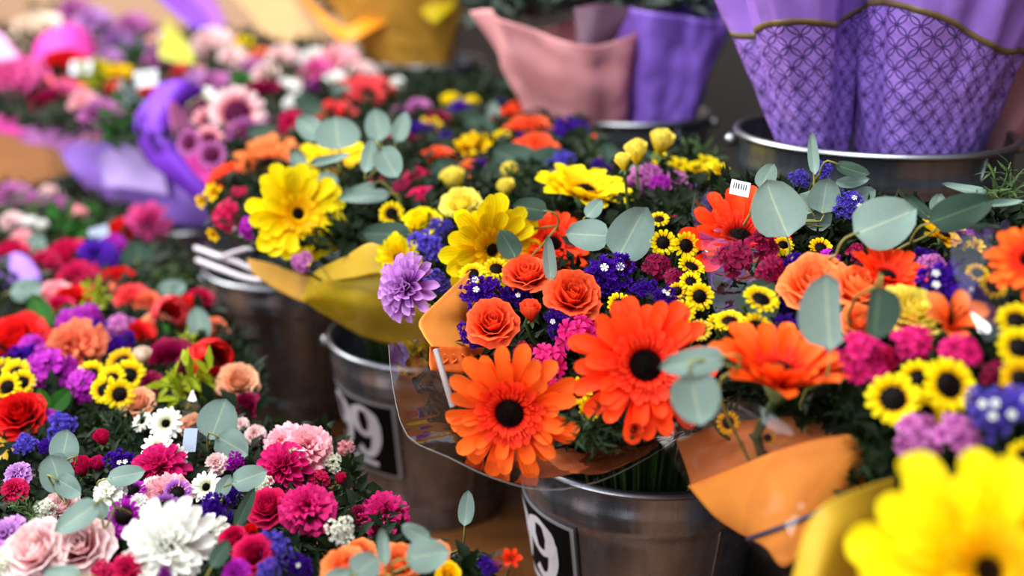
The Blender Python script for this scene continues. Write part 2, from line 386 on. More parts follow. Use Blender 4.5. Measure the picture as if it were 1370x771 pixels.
ROSE = {'open': [(2, .11, 1.14, .02), (3, .23, 1.20, .04), (3, .36, 1.22, .09), (4, .50, 1.18, .18), (5, .60, 1.06, .30), (5, .66, .84, .42)],
        'bud': [(2, .14, 1.5, .01), (3, .30, 1.52, .02), (3, .46, 1.45, .05), (4, .60, 1.3, .12)],
        'tulip': [(3, .46, 1.5, -.12), (3, .62, 1.5, -.06)]}
def rose_petal(mat, style, L):
    n, r, h, fl = ROSE[style][L]; span = PI / n * 1.42; nu, nv = 4, 6; v = []; t_ = []; s_ = []
    for i in range(nv + 1):
        q = i / nv
        for j in range(-nu, nu + 1):
            u = j / nu; hh = h * (1 - .22 * abs(u) ** 2.4 * (q ** 2) - .04 * abs(u))
            rr = r * (.22 + .78 * min(1, q * 1.5) ** .75) + fl * q ** 4 + .05 * u * r * q + (.022 * math.sin(7 * u + L * 2) * q * (1 + L * .4))
            z = -.85 + hh * q - (fl * .55 * max(0, q - .72) / .28 if fl > 0 else 0) * (.5 + .5 * (1 - u * u))
            if style == 'tulip': rr = .12 + r * math.sin(PI * min(.80, .10 + .78 * q)); sp = span * (1 - .75 * max(0, q - .55) / .45)
            else: sp = span * (.75 + .25 * q)
            a = u * sp; v.append((rr * math.sin(a), rr * math.cos(a), z)); t_.append(q); s_.append(u)
    m = 2 * nu + 1
    return mesh('petal', v, [(i * m + j, i * m + j + 1, (i + 1) * m + j + 1, (i + 1) * m + j) for i in range(nv) for j in range(m - 1)], mat, t_, True, s_)
def calyx_mesh(mat):
    b = MB()
    for i in range(5):
        v, f, t, s = petal_geo(.62, .16, prof_point, 25, -60, .3, 1, 4)
        b.add(v, f, t, s, Matrix.Rotation(i * 2 * PI / 5, 4, 'Z') @ Matrix.Translation((0, .05, -.92)))
    rings = [(.02, -1.12), (.12, -1.08), (.17, -.95), (.14, -.84)]
    v = [(r * math.cos(k * PI / 4), r * math.sin(k * PI / 4), z) for r, z in rings for k in range(8)]
    f = [(i * 8 + k, i * 8 + (k + 1) % 8, (i + 1) * 8 + (k + 1) % 8, (i + 1) * 8 + k) for i in range(3) for k in range(8)]
    b.add(v, f); return b.done('calyx', mat)
def rose(M, col, rnd, style='open', name='rose'):
    root = empty(name, M); m = pmat(col)
    for L, (n, r, h, fl) in enumerate(ROSE[style]):
        ph = rnd.uniform(0, 6.28)
        for i in range(n):
            Mx = Matrix.Rotation(ph + 2 * PI * i / n + rnd.uniform(-.1, .1), 4, 'Z') @ Matrix.Rotation(math.radians(rnd.uniform(-5, 7)), 4, 'X') @ Matrix.Scale(1 + rnd.uniform(-.07, .07), 4)
            link('petal', cached(('rose', style, L), m, lambda mt: rose_petal(mt, style, L)), root, Mx)
    if style != 'tulip': link('calyx', cached(('calyx',), CALYX, calyx_mesh), root)
    return root

def mum(M, col, rnd, name='chrysanthemum', open_=1.0):
    root = empty(name, M); m = pmat(col)
    for k, (n, L, W, e0, e1, z) in enumerate([(18, .92, .14, 14, -8, -.05), (16, .80, .135, 32, 8, 0), (13, .64, .125, 48, 26, .06), (10, .48, .11, 62, 48, .12), (7, .34, .09, 76, 70, .16)]):
        put_ring(root, 'petal', [petal_mesh(('m', k, 0), m, L, W, prof_strap, e0, e1, .9), petal_mesh(('m', k, 1), m, L * .95, W, prof_strap, e0 + 6, e1 + 12, 1.1, twist=.4)], n, .06, z, rnd, k * .4, .12, 7)
    link('disc', cached(('mumdisc',), petal_mat('lime_disc', (150, 160, 40), (200, 200, 90), (236, 232, 170)), lambda mt: disc_mesh(mt, .13, .16, 40, .05)), root)['kind'] = 'stuff'
    return root
def carnation(M, col, rnd, name='carnation'):
    root = empty(name, M); m = pmat(col)
    for k, (n, L, W, e0, e1, z) in enumerate([(9, .85, .34, 10, -6, -.1), (8, .72, .32, 36, 14, 0), (7, .58, .28, 58, 40, .08), (5, .42, .22, 76, 72, .14)]):
        put_ring(root, 'petal', [petal_mesh(('c', k), m, L, W, lambda t: (.25 + .75 * t) * (1 if t < .9 else 1 - (t - .9) * 2), e0, e1, .25, 3, 5, ruffle=.32)], n, .06, z, rnd, k * .3, .15, 8)
    link('calyx', cached(('ccal',), CALYX, lambda mt: mesh('calyx', *tube_geo([Vector((0, 0, -.75)), Vector((0, 0, -.4)), Vector((0, 0, 0))], .10, .16, 8), mt)), root)
    return root
def lily(M, col, rnd, name='alstroemeria'):
    root = empty(name, M); m = pmat(col)
    put_ring(root, 'petal', [petal_mesh(('ly', 0), m, 1.05, .33, prof_round, 62, 12, .5, 2, 7)], 3, .06, -.3, rnd, 0, .08, 6)
    put_ring(root, 'petal', [petal_mesh(('ly', 1), m, 1.05, .25, prof_round, 68, 22, .7, 2, 7)], 3, .05, -.26, rnd, .5, .08, 6)
    b = MB()
    for i in range(6):
        a = i * PI / 3; p = [Vector((0, 0, -.25)), Vector((.1 * math.cos(a), .1 * math.sin(a), .2)), Vector((.2 * math.cos(a), .2 * math.sin(a), .5))]
        v, f = tube_geo(p, .015, .03, 4); b.add(v, f, [.3] * len(v))
    link('stamens', cached(('lyst',), DARKY, lambda mt: b.done('stamens', mt)), root)
    return root
def daisy(M, col, rnd, disc=DARK, name='daisy', dr=.48):
    root = empty(name, M); m = pmat(col)
    def ring(mt):
        b = MB(); rn = random.Random(3)
        for q, (n, L, e0, e1) in enumerate([(15, 1.04 - dr, 22, -6), (13, .96 - dr, 44, 14)]):
            for i in range(n):
                v, f, t, s = petal_geo(L * rn.uniform(.9, 1.1), .17, prof_round, e0 + rn.uniform(-8, 8), e1 + rn.uniform(-10, 10), .4, 1, 4)
                b.add(v, f, t, s, Matrix.Rotation(2 * PI * (i + q * .5) / n + rn.uniform(-.07, .07), 4, 'Z') @ Matrix.Translation((0, dr - .03 * q, .03 * q)))
        return b.done('petal_ring', mt)
    link('petal_ring', cached(('dz', dr), m, ring), root)
    link('disc', cached(('dzd', dr), disc, lambda mt: disc_mesh(mt, dr, .18, 70, .07)), root)['kind'] = 'stuff'
    return root
def floret5(mat, k=5, W=.46, name='floret'):
    b = MB(); rn = random.Random(9)
    for i in range(k):
        v, f, t, s = petal_geo(.85, W, lambda q: (.2 + .8 * q) * (1 if q < .85 else 1 - (q - .85) * 1.2), 24, -4, .25, 2, 4, ruffle=.18)
        b.add(v, f, t, s, Matrix.Rotation(2 * PI * i / k, 4, 'Z') @ Matrix.Translation((0, .05, 0)) @ Matrix.Rotation(rn.uniform(-.1, .1), 4, 'Y'))
    v, f, t, s = petal_geo(.1, .1, prof_round, 60, 60, .1, 1, 2)
    return b.done(name, mat)
def cluster(M, col, rnd, name, n, fr, dome=.75, white=False):
    """domed head of separate five-petalled florets"""
    root = empty(name, M); m = pmat(col); fm = cached(('fl5',), m, floret5)
    for i in range(n):
        q = math.sqrt((i + .4) / n); a = i * 2.39996 + rnd.uniform(-.3, .3)
        th = q * dome * 1.5; p = Vector((math.sin(th) * math.cos(a), math.sin(th) * math.sin(a), math.cos(th) - .75)) * (.80 + rnd.uniform(-.1, .08))
        nn = Vector((math.sin(th * .8) * math.cos(a), math.sin(th * .8) * math.sin(a), math.cos(th * .8))) + Vector([rnd.uniform(-.25, .25) for _ in range(3)])
        link('floret', fm, root, Matrix.Translation(p) @ frame_from(nn, Vector((math.cos(a + 1), math.sin(a + 1), .1))) @ Matrix.Rotation(rnd.uniform(0, 6.3), 4, 'Z') @ Matrix.Scale(fr * rnd.uniform(.85, 1.15), 4))
    return root
def statice_mesh(mat, seed):
    rn = random.Random(seed); b = MB()
    for c in range(6):
        ca = c * 2.4 + rn.uniform(-.4, .4); cr_ = .12 + .5 * math.sqrt(c / 6); cc = Vector((cr_ * math.cos(ca), cr_ * math.sin(ca), -.05 - .35 * cr_ + rn.uniform(-.1, .1)))
        for i in range(30):
            d = Vector((rn.gauss(0, 1), rn.gauss(0, 1), abs(rn.gauss(0, .9)) + .1)).normalized(); p = cc + d * rn.uniform(.28, .45)
            Mx = Matrix.Translation(p) @ frame_from(d + Vector((rn.uniform(-.5, .5), rn.uniform(-.5, .5), .2)), Vector((.3, .5, .1))) @ Matrix.Rotation(rn.uniform(0, 6), 4, 'Z')
            k = rn.uniform(.085, .13); vs = [(0, 0, -k)]
            for j in range(10):
                a = j * PI / 5; r = k * (1.15 if j % 2 == 0 else .7); vs.append((r * math.cos(a), r * math.sin(a), k * (.35 if j % 2 == 0 else .05) + rn.uniform(-.2, .2) * k))
            tv = rn.uniform(.3, .7); b.add(vs, [(0, 1 + j, 1 + (j + 1) % 10) for j in range(10)], [.1] + [tv + .3 * (j % 2) for j in range(10)], None, Mx)
    return b.done('blossoms', mat, False)
def statice(M, col, rnd, dots=0):
    root = empty('statice_sprig', M); m = pmat(col); k = rnd.randrange(4)
    link('blossoms', cached(('st', k), m, lambda mt: statice_mesh(mt, k)), root)['kind'] = 'stuff'
    def twigs(mt):
        b = MB()
        for i in range(7):
            a = i * 2.4; v, f = tube_geo(spline([(0, 0, -1.1), (.2 * math.cos(a), .2 * math.sin(a), -.5), (.5 * math.cos(a), .5 * math.sin(a), .05)], 4), .03, .02, 4); b.add(v, f)
        return b.done('twigs', mt)
    link('twigs', cached(('sttw',), GREEN, twigs), root)
    for i in range(dots):
        a = rnd.uniform(0, 6.28); q = rnd.uniform(.1, .55); d = Vector((q * math.cos(a), q * math.sin(a), .42 - .3 * q))
        link('white_floret', cached(('wf',), pmat('white'), lambda mt: floret5(mt, 5, .4, 'white_floret')), root, Matrix.Translation(d) @ Matrix.Scale(.15, 4))
    return root
def tuft(M, col, rnd, n=60, L=.55, W=.05, name='greenery_sprig'):
    root = empty(name, M); m = leaf_mat(*col)
    def needles(mt):
        rn = random.Random(n); b = MB()
        for c in range(7):
            a0 = c * 2.4; el = rn.uniform(.2, 1.2); ax = Vector((math.cos(a0) * math.cos(el), math.sin(a0) * math.cos(el), math.sin(el)))
            for i in range(n // 5):
                q = rn.uniform(.1, .9); p = ax * q - Vector((0, 0, .35))
                d = (ax * rn.uniform(.3, 1.2) + Vector((rn.uniform(-1, 1), rn.uniform(-1, 1), rn.uniform(-1, 1)))).normalized()
                v, f, t, s = petal_geo(L * rn.uniform(.6, 1.1), W, prof_point, 8, -18, .4, 1, 3)
                y = d; zz = Vector((rn.uniform(-1, 1), rn.uniform(-1, 1), 1)); zz = (zz - y * zz.dot(y)).normalized(); xx = y.cross(zz)
                b.add(v, f, t, s, Matrix.Translation(p) @ Matrix((xx, y, zz)).transposed().to_4x4())
            v, f = tube_geo([Vector((0, 0, -.6)), ax * .3 - Vector((0, 0, .35)), ax * .95 - Vector((0, 0, .35))], .03, .015, 4); b.add(v, f)
        return b.done('needles', mt)
    link('needles', cached(('tuft', n, L, W), m, needles), root)['kind'] = 'stuff'
    return root

EUC = leaf_mat('eucalyptus_leaf', (134, 160, 150), (172, 188, 160), .6)
EUCD = leaf_mat('eucalyptus_dark_leaf', (66, 90, 76), (104, 128, 98), .55)
BROAD = leaf_mat('broad_green_leaf', (52, 110, 40), (90, 140, 60), .45)
def leaf_geo(nu=4, nv=9, fold=.18, wave=.06, cut=9):
    v = []; t_ = []; s_ = []
    for i in range(nv + 1):
        t = i / nv; wd = math.sin(PI * t ** .80) ** .52 if 0 < t < 1 else .0
        for j in range(-nu, nu + 1):
            s = j / nu; x = min(s * wd, cut); y = -1 + 2 * t
            v.append((x, y, -fold * (1 - abs(s)) * wd + wave * math.sin(5 * t + 2 * s) + .18 * (t - .5) ** 2)); t_.append(t); s_.append(s)
    m = 2 * nu + 1
    return v, [(i * m + j, i * m + j + 1, (i + 1) * m + j + 1, (i + 1) * m + j) for i in range(nv) for j in range(m - 1)], t_, s_

# ------------------------------------------------------------------ the setting
def box(name, lo, hi, mat, M=None, bev=.0):
    bm = bmesh.new(); bmesh.ops.create_cube(bm, size=1)
    for v in bm.verts: v.co = Vector([lo[i] + (v.co[i] + .5) * (hi[i] - lo[i]) for i in range(3)])
    if bev: bmesh.ops.bevel(bm, geom=bm.edges[:], offset=bev, segments=2, affect='EDGES')
    me = bpy.data.meshes.new(name); bm.to_mesh(me); bm.free(); me.materials.append(mat)
    return link(name, me, None, M)
def wood_mat(key, a, b_, rough=.4, scale=(1.2, 14, 14)):
    m, t, b, out = nodes_mat(key)
    tcn = t.nodes.new('ShaderNodeTexCoord'); mp = t.nodes.new('ShaderNodeMapping'); mp.inputs['Scale'].default_value = scale
    t.links.new(tcn.outputs['Object'], mp.inputs[0])
    n = t.nodes.new('ShaderNodeTexNoise'); n.inputs['Scale'].default_value = 2; n.inputs['Detail'].default_value = 8; n.inputs['Distortion'].default_value = .6
    t.links.new(mp.outputs[0], n.inputs['Vector'])
    r = t.nodes.new('ShaderNodeValToRGB'); r.color_ramp.elements[0].color = s2l(a) + (1,); r.color_ramp.elements[1].color = s2l(b_) + (1,)
    r.color_ramp.elements[0].position = .3; r.color_ramp.elements[1].position = .7
    t.links.new(n.outputs['Fac'], r.inputs[0]); t.links.new(r.outputs[0], b.inputs['Base Color']); b.inputs['Roughness'].default_value = rough
    return m
FLOOR = wood_mat('warm_floor_boards', (128, 76, 36), (164, 106, 58))
DWOOD = wood_mat('dark_stained_wood', (13, 9, 8), (22, 15, 12), .9)
U = Vector((-.39, .92, 0)).normalized(); N_ = Vector((-.92, -.39, 0)).normalized()
floor = box('floor', (-8, -2, -.04), (4, 9, 0), FLOOR); floor['kind'] = 'structure'
ang = math.atan2(U.y, U.x)
Mrow = Matrix.Translation((.434, 1.34, 0)) @ Matrix.Rotation(ang, 4, 'Z')
st = box('trim_1', (-.26, -.75, 0), (2.6, .20, .25), DWOOD, Mrow, .004); st['kind'] = 'structure'; st['label'] = 'dark wooden step that raises the rear row of buckets'
TANW = plain('tan_plaster', (214, 176, 144), .8)
bw = box('wall_back', (-8, 5.6, 0), (-.5, 5.8, 3.0), TANW); bw['kind'] = 'structure'; bw['label'] = 'plain tan wall far behind the flower rows'
wl = box('wall_right', (-.9, -.95, 0), (3.6, -.72, 1.9), DWOOD, Mrow); wl['kind'] = 'structure'; wl['label'] = 'dark wooden wall behind the wrapped bouquets'

# ------------------------------------------------------------------ galvanised buckets
def lathe(prof, n=64):
    v = []; f = []
    for r, z in prof:
        for k in range(n): v.append((r * math.cos(2 * PI * k / n), r * math.sin(2 * PI * k / n), z))
    for i in range(len(prof) - 1):
        for k in range(n): f.append((i * n + k, i * n + (k + 1) % n, (i + 1) * n + (k + 1) % n, (i + 1) * n + k))
    return v, f
BLACKP = plain('sign_black', (14, 12, 14), .8, 0, .08); WHITEP = plain('sign_white', (222, 222, 232), .5); GREYP = plain('sign_grey_edge', (70, 68, 74), .5)
def bucket(x, y, z0, R, H, label, sign=None, ears=None, handle=False, group='galvanised flower buckets', steel=None):
    root = empty('flower_bucket', Matrix.Translation((x, y, z0))); tag(root, label, 'bucket', group)
    rb = R * .72; rad = lambda z: rb + (R - rb) * z / H
    bz = [.16, .82, .88]
    pr = [(0.001, .004), (rb * .97, .004), (rb, .0)]
    for i in range(1, 60):
        z = H * i / 60; r = rad(z)
        for b in bz: r += .0035 * math.exp(-((z - b * H) / (.009)) ** 2)
        pr.append((r, z))
    pr += [(R, H * .995), (R - .003, H * .99), (rad(.5 * H) - .004, .5 * H), (rb - .003, .01), (.001, .008)]
    link('body', mesh('body', *lathe(pr, 72), steel or STEEL), root)
    rim = [(R + .0045 * math.cos(a), H + .0045 * math.sin(a)) for a in [i * PI / 4 for i in range(9)]]
    link('rim', mesh('rim', *lathe(rim, 72), RIM), root)
    # vertical seam
    a0 = -1.05; v, f = tube_geo([Vector((math.cos(a0) * (rad(z) + .001), math.sin(a0) * (rad(z) + .001), z)) for z in [H * q / 8 for q in range(9)]], .0016, .0016, 5)
    link('seam', mesh('seam', v, f, RIM), root)
    # ears and bail
    ea = ears if ears is not None else PI
    for s in (0, PI):
        a = ea + s; p = Vector((math.cos(a) * (R + .006), math.sin(a) * (R + .006), H - .012))
        bm = bmesh.new(); bmesh.ops.create_uvsphere(bm, u_segments=12, v_segments=8, radius=.009); me = bpy.data.meshes.new('ear'); bm.to_mesh(me); bm.free(); me.materials.append(RIM)
        for q in me.polygons: q.use_smooth = True
        link('ear', me, root, Matrix.Translation(p))
    if sign is not None:
        aw = 1.5; zt, zb = H * .79, H * .33
        def pt(u, vv, off):   # u 0..1 from the sign's own left to right, vv 0..1 upward
            a = sign - aw / 2 + aw * u; z = zb + (zt - zb) * vv; r = rad(z) + off
            return Vector((math.cos(a) * r, math.sin(a) * r, z))
        def patch(name, u0, v0, u1, v1, off, mat, par, th=.0015):
            n = 18; vs = []; fs = []
            for i in range(n + 1):
                for q in (0, 1):
                    for o in (0, -th): vs.append(pt(u0 + (u1 - u0) * i / n, v0 + (v1 - v0) * q, off + o))
            for i in range(n):
                b = i * 4
                fs += [(b, b + 4, b + 6, b + 2), (b + 2, b + 6, b + 7, b + 3), (b, b + 1, b + 5, b + 4)]
            fs += [(0, 2, 3, 1), (n * 4, n * 4 + 1, n * 4 + 3, n * 4 + 2)]
            return link(name, mesh(name, vs, fs, mat, None, False), par)
        sg = patch('price_sign', 0, 0, 1, 1, .0032, GREYP, root); sg['label'] = 'black price sign with white border and numerals'
        patch('border', .012, .02, .988, .98, .0038, plain('sign_border', (150, 150, 154), .5), sg)
        patch('panel', .040, .055, .960, .945, .0044, BLACKP, sg)
        def stroke(pts, off=.0052):
            vs = []; fs = []; P = spline([(p[0], p[1], p[2]) for p in pts], 40)
            for i, p in enumerate(P):
                q = P[min(i + 1, 40)] - P[max(i - 1, 0)]; nx, ny = -q.y, q.x * 1; l = math.hypot(nx, ny) or 1
                asp = (zt - zb) / (aw * rad((zt + zb) / 2))
                for s in (-1, 1): vs.append(pt(p.x + s * nx / l * p.z * asp, p.y + s * ny / l * p.z, off))
            for i in range(40): fs.append((2 * i, 2 * i + 1, 2 * i + 3, 2 * i + 2))
            return vs, fs
        def nine(cx, cy, h):
            out = MB(); asp = .62 * h * .55; R2 = .27 * h
            loop = [(cx + asp * .52 * math.cos(a) * .82, cy + h * .22 + R2 * .92 * math.sin(a), .105 * h if abs(math.cos(a)) > .6 else .055 * h) for a in [i * PI / 6 for i in range(13)]]
            v, f = stroke(loop); out.add(v, f)
            tail = [(cx + asp * .46, cy + h * .24, .105 * h), (cx + asp * .45, cy - h * .08, .10 * h), (cx + asp * .25, cy - h * .34, .075 * h), (cx - asp * .08, cy - h * .42, .065 * h), (cx - asp * .38, cy - h * .33, .10 * h)]
            v, f = stroke(tail); out.add(v, f); return out
        b = MB(); v, f = stroke([(.17, .12, .085), (.17, .5, .085), (.17, .88, .085)]); b.add(v, f)
        v, f = stroke([(.10, .76, .03), (.13, .82, .05), (.17, .88, .07)]); b.add(v, f); link('numeral', b.done('numeral', WHITEP, False), sg)
        link('numeral', nine(.42, .57, .68).done('numeral', WHITEP, False), sg); link('numeral', nine(.71, .55, .68).done('numeral', WHITEP, False), sg)
        v, f = stroke([(.30, .16, .03), (.55, .16, .035), (.80, .16, .03)]); link('underline', mesh('underline', v, f, WHITEP, None, False), sg)
    return root
T4 = math.radians
mid_dir = Vector((-.258, .337, 0))
BK = {}
def bk(i): return Vector((.146, 1.129, 0)) + mid_dir * i
bucket(*bk(-1).xy, 0, .14, .255, 'galvanised bucket at the frame edge under the large yellow gerbera'); bucket(*bk(0).xy, 0, .14, .255, 'galvanised bucket with price sign under the two big orange gerberas', T4(-90 - 37 - 43))
bucket(*bk(1).xy, 0, .14, .255, 'galvanised bucket with price sign under the yellow paper wrap', T4(-90 - 16 - 43))
bucket(*bk(2).xy, 0, .14, .255, 'blurred galvanised bucket with pale ribbon under the tilted yellow gerbera', None, T4(200))
bucket(*bk(3).xy, 0, .14, .255, 'dark blurred bucket below the lilac tissue wrap'); bucket(*bk(4).xy, 0, .14, .255, 'hidden far bucket beneath the hot pink wraps')
bucket(.434, 1.34, .25, .161, .305, 'wide metal bucket holding the two lattice-printed lilac wraps', None, T4(172), steel=STEELD)
bucket(.196, 1.90, .25, .138, .245, 'metal bucket holding the pink paper wrap', None, T4(168), steel=STEELD)
bucket(-.22, 2.82, .25, .15, .235, 'blurred metal bucket under the golden kraft wrap', None, T4(168), steel=STEELD)
for i, (x, y, l) in enumerate([(-.06, .74, 'low bucket under the orange roses at the bottom edge'), (-.33, .98, 'low bucket under the white chrysanthemum bouquet'), (-.60, 1.40, 'low bucket under the red and purple bouquet'), (-.92, 1.78, 'low far bucket under the pink and green bouquet')]):
    bucket(x, y, 0, .13, .14, l, group='low buckets of the side row')

# ------------------------------------------------------------------ sheets: paper, tissue and clear film
def sheet(name, rows, mat, nu=36, nv=12, crinkle=.004, cs=14, seed=0, parent=None, th=.0006):
    """smooth surface through rows of (px, py, depth) points, each turned into its place in the room, then crinkled"""
    P = [[world(*p) for p in r] for r in rows]
    cols = [spline(r, nu) for r in P]
    v = []; uv = []
    for i in range(nu + 1):
        c = spline([col[i] for col in cols], nv) if len(cols) > 1 else [cols[0][i]]
        for j, p in enumerate(c): v.append(p); uv.append((i / nu, j / nv))
    m = nv + 1; f = [(i * m + j, (i + 1) * m + j, (i + 1) * m + j + 1, i * m + j + 1) for i in range(nu) for j in range(nv)]
    off = Vector((seed * 3.1, seed * 1.7, 0)); out = []
    for k, p in enumerate(v):
        i, j = divmod(k, m)
        a = v[min(i + 1, nu) * m + j] - v[max(i - 1, 0) * m + j]; b = v[i * m + min(j + 1, nv)] - v[i * m + max(j - 1, 0)]
        n = a.cross(b); n = n.normalized() if n.length > 1e-9 else BACK
        out.append(p + n * (noise.noise(p * cs + off) * crinkle + abs(noise.noise(p * cs * 2.3 + off)) * crinkle * .6))
    o = link(name, mesh(name, out, f, mat, None, True, None, uv), parent)
    if th: 
        s = o.modifiers.new('thickness', 'SOLIDIFY'); s.thickness = th
    return o

KRAFT = paper_mat('orange_kraft', (238, 150, 62), .6, .2, .12)
KRAFTD = paper_mat('printed_orange_kraft', (222, 104, 36), .6, .35, .12)
GOLD = paper_mat('golden_kraft', (216, 160, 60), .5, .3, .12)
YELP = paper_mat('yellow_paper', (198, 160, 40), .5, .25, .15)
OLIVE = paper_mat('olive_yellow_paper', (198, 166, 20), .5, .25, .12)
LILT = paper_mat('lilac_tissue', (166, 120, 226), .6, .25, .25)
PURT = paper_mat('purple_tissue', (124, 52, 206), .6, .25, .2)
PLILT = paper_mat('pale_lilac_tissue', (206, 176, 240), .6, .25, .3)
HOTP = paper_mat('hot_pink_tissue', (236, 66, 180), .55, .25, .2)
PINKT = paper_mat('rose_pink_tissue', (232, 140, 200), .6, .25, .25)
FILM = film_mat('clear_film', (.96, .95, .95), .05, 0, rough=.10, bump=.22, bscale=6)
FILMF = film_mat('glossy_clear_film', (.95, .95, .96), .12, 0, rough=.025, bump=.55, bscale=5)
FILMB = film_mat('amber_film', (.88, .74, .62), .025, .02, (120, 80, 50), rough=.14, bump=.2)
FILMG = film_mat('smoky_film', (.90, .87, .86), .004, .0, (90, 80, 80), rough=.15, bump=.1)
RIB = plain('pale_ribbon', (224, 216, 222), .35)
LINE = plain('ribbon_and_shadow_dark', (60, 44, 66), .5)  # shared by the tissue's ribbon line and the painted shadow line on kraft

def strip(name, pts, wid, mat, parent=None):
    P = spline([world(*p) for p in pts], 24); v, f = tube_geo(P, wid, wid, 6); return link(name, mesh(name, v, f, mat), parent)

# orange kraft sleeve and film of the centre bouquet
r = empty('paper_sleeve', Matrix.Translation((.05, 1.02, .3)))
tag(r, 'orange kraft paper sleeve curling out beside the purple statice', 'wrapping paper')
def under(o, par):
    o.parent = par; o.matrix_parent_inverse = par.matrix_basis.inverted(); return o
under(sheet('panel', [[(628, 362, 1.13), (590, 398, 1.10), (562, 428, 1.07), (566, 447, 1.05), (578, 464, 1.04)], [(660, 372, 1.16), (635, 410, 1.13), (620, 432, 1.12), (622, 450, 1.11), (630, 466, 1.10)], [(700, 380, 1.24), (690, 420, 1.24), (685, 440, 1.24), (686, 455, 1.22), (690, 470, 1.2)]], KRAFT, 30, 16, .002, 12, 1), r)
o = under(sheet('printed_band', [[(574, 464, 1.045), (620, 464, 1.07), (662, 466, 1.09), (700, 470, 1.11)], [(576, 496, 1.035), (618, 500, 1.06), (658, 504, 1.08), (700, 508, 1.10)]], KRAFTD, 30, 6, .004, 40, 2), r); o['label'] = 'darker embossed orange band'
for k in range(5):
    a = spline([(594 + k * 12, 474, 1.048 + k * .0075), (600 + k * 12, 480, 1.05 + k * .0075), (592 + k * 12, 487, 1.048 + k * .0075)], 8)
    v, f = tube_geo([world(*p) for p in a], .0012, .0012, 5); under(link('embossed_curl', mesh('embossed_curl', v, f, KRAFTD)), r)
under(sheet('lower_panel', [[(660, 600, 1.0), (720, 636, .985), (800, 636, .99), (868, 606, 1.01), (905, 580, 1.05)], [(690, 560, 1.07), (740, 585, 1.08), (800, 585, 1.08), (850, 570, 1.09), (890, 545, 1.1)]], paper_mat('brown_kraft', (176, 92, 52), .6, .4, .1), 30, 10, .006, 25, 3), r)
r = empty('clear_wrapper', Matrix.Translation((.0, .95, .3)))
tag(r, 'clear film wrapper flaring out below the lowest orange gerbera', 'clear wrapper')
under(sheet('film', [[(520, 462, 1.10), (526, 520, 1.05), (545, 583, 1.0), (600, 612, .965), (660, 640, .95), (728, 656, .95), (800, 645, .96), (868, 612, .985), (915, 580, 1.03)], [(600, 452, 1.15), (610, 500, 1.12), (622, 545, 1.08), (650, 575, 1.05), (690, 598, 1.03), (740, 610, 1.03), (800, 605, 1.04), (850, 585, 1.06), (890, 560, 1.09)]], FILMF, 60, 14, .005, 16, 4, None, 0), r)
e_ = under(strip('film_edge', [(520, 462, 1.10), (526, 520, 1.05), (545, 583, 1.0), (600, 612, .965), (660, 640, .95), (728, 656, .95), (800, 645, .96), (868, 612, .985), (915, 580, 1.03)], .00035, plain('film_edge_grey', (120, 116, 116), .4)), r)
under(strip('tape_tie', [(583, 468, 1.03), (594, 505, 1.02), (606, 545, 1.02)], .003, plain('grey_tie', (150, 140, 138), .5)), r)

# orange kraft wrap beside the front rim
r = empty('paper_sleeve', Matrix.Translation((.2, .85, .3)))
tag(r, 'plain orange kraft paper cone with clear film beside the front bucket rim', 'wrapping paper')
under(sheet('panel', [[(921, 650, .95), (985, 625, .90), (1050, 600, .865), (1134, 582, .85), (1152, 606, .87)], [(955, 690, .935), (1010, 672, .885), (1065, 655, .855), (1130, 630, .85), (1156, 630, .87)], [(992, 716, .93), (1020, 735, .89), (1052, 760, .87), (1110, 700, .86), (1156, 655, .885)]], KRAFT, 34, 14, .004, 9, 5), r)
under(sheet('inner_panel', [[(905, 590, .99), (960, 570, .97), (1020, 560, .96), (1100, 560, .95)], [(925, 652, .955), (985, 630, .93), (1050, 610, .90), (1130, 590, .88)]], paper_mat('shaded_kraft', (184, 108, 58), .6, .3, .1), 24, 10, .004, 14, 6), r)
under(strip('painted_shadow_line', [(1000, 722, .885), (1040, 708, .858), (1085, 690, .846), (1120, 672, .848)], .0022, LINE), r).name = 'ribbon'  # dark strip standing in for a shadow line on the kraft, not a ribbon
under(sheet('film', [[(868, 576, .95), (930, 556, .90), (1000, 538, .86), (1066, 575, .84), (1120, 572, .835)], [(896, 612, .94), (950, 600, .89), (1005, 588, .86), (1066, 590, .84), (1128, 582, .84)], [(923, 652, .94), (985, 628, .89), (1050, 603, .855), (1095, 590, .845), (1136, 584, .842)]], FILMB, 40, 12, .004, 12, 7, None, 0), r)
under(sheet('outer_film', [[(1085, 560, .82), (1035, 610, .82), (1005, 660, .83), (995, 720, .84), (1002, 790, .83)], [(1150, 590, .82), (1120, 620, .81), (1080, 670, .81), (1062, 730, .80), (1075, 800, .79)]], FILMG, 30, 10, .005, 14, 8, None, 0), r)
# yellow paper
r = empty('paper_sleeve', Matrix.Translation((.22, .72, .3)))
tag(r, 'smooth yellow paper sleeve curving beside the large yellow gerbera', 'wrapping paper')
under(sheet('panel', [[(1046, 840, .70), (1060, 770, .70), (1074, 715, .70), (1102, 676, .70), (1150, 654, .72), (1196, 640, .76)], [(1080, 850, .685), (1100, 780, .685), (1115, 735, .69), (1138, 705, .70), (1168, 690, .73), (1200, 670, .77)], [(1150, 860, .74), (1158, 790, .74), (1165, 750, .74), (1176, 725, .75), (1190, 710, .77), (1210, 690, .80)]], YELP, 30, 14, .002, 8, 9), r)
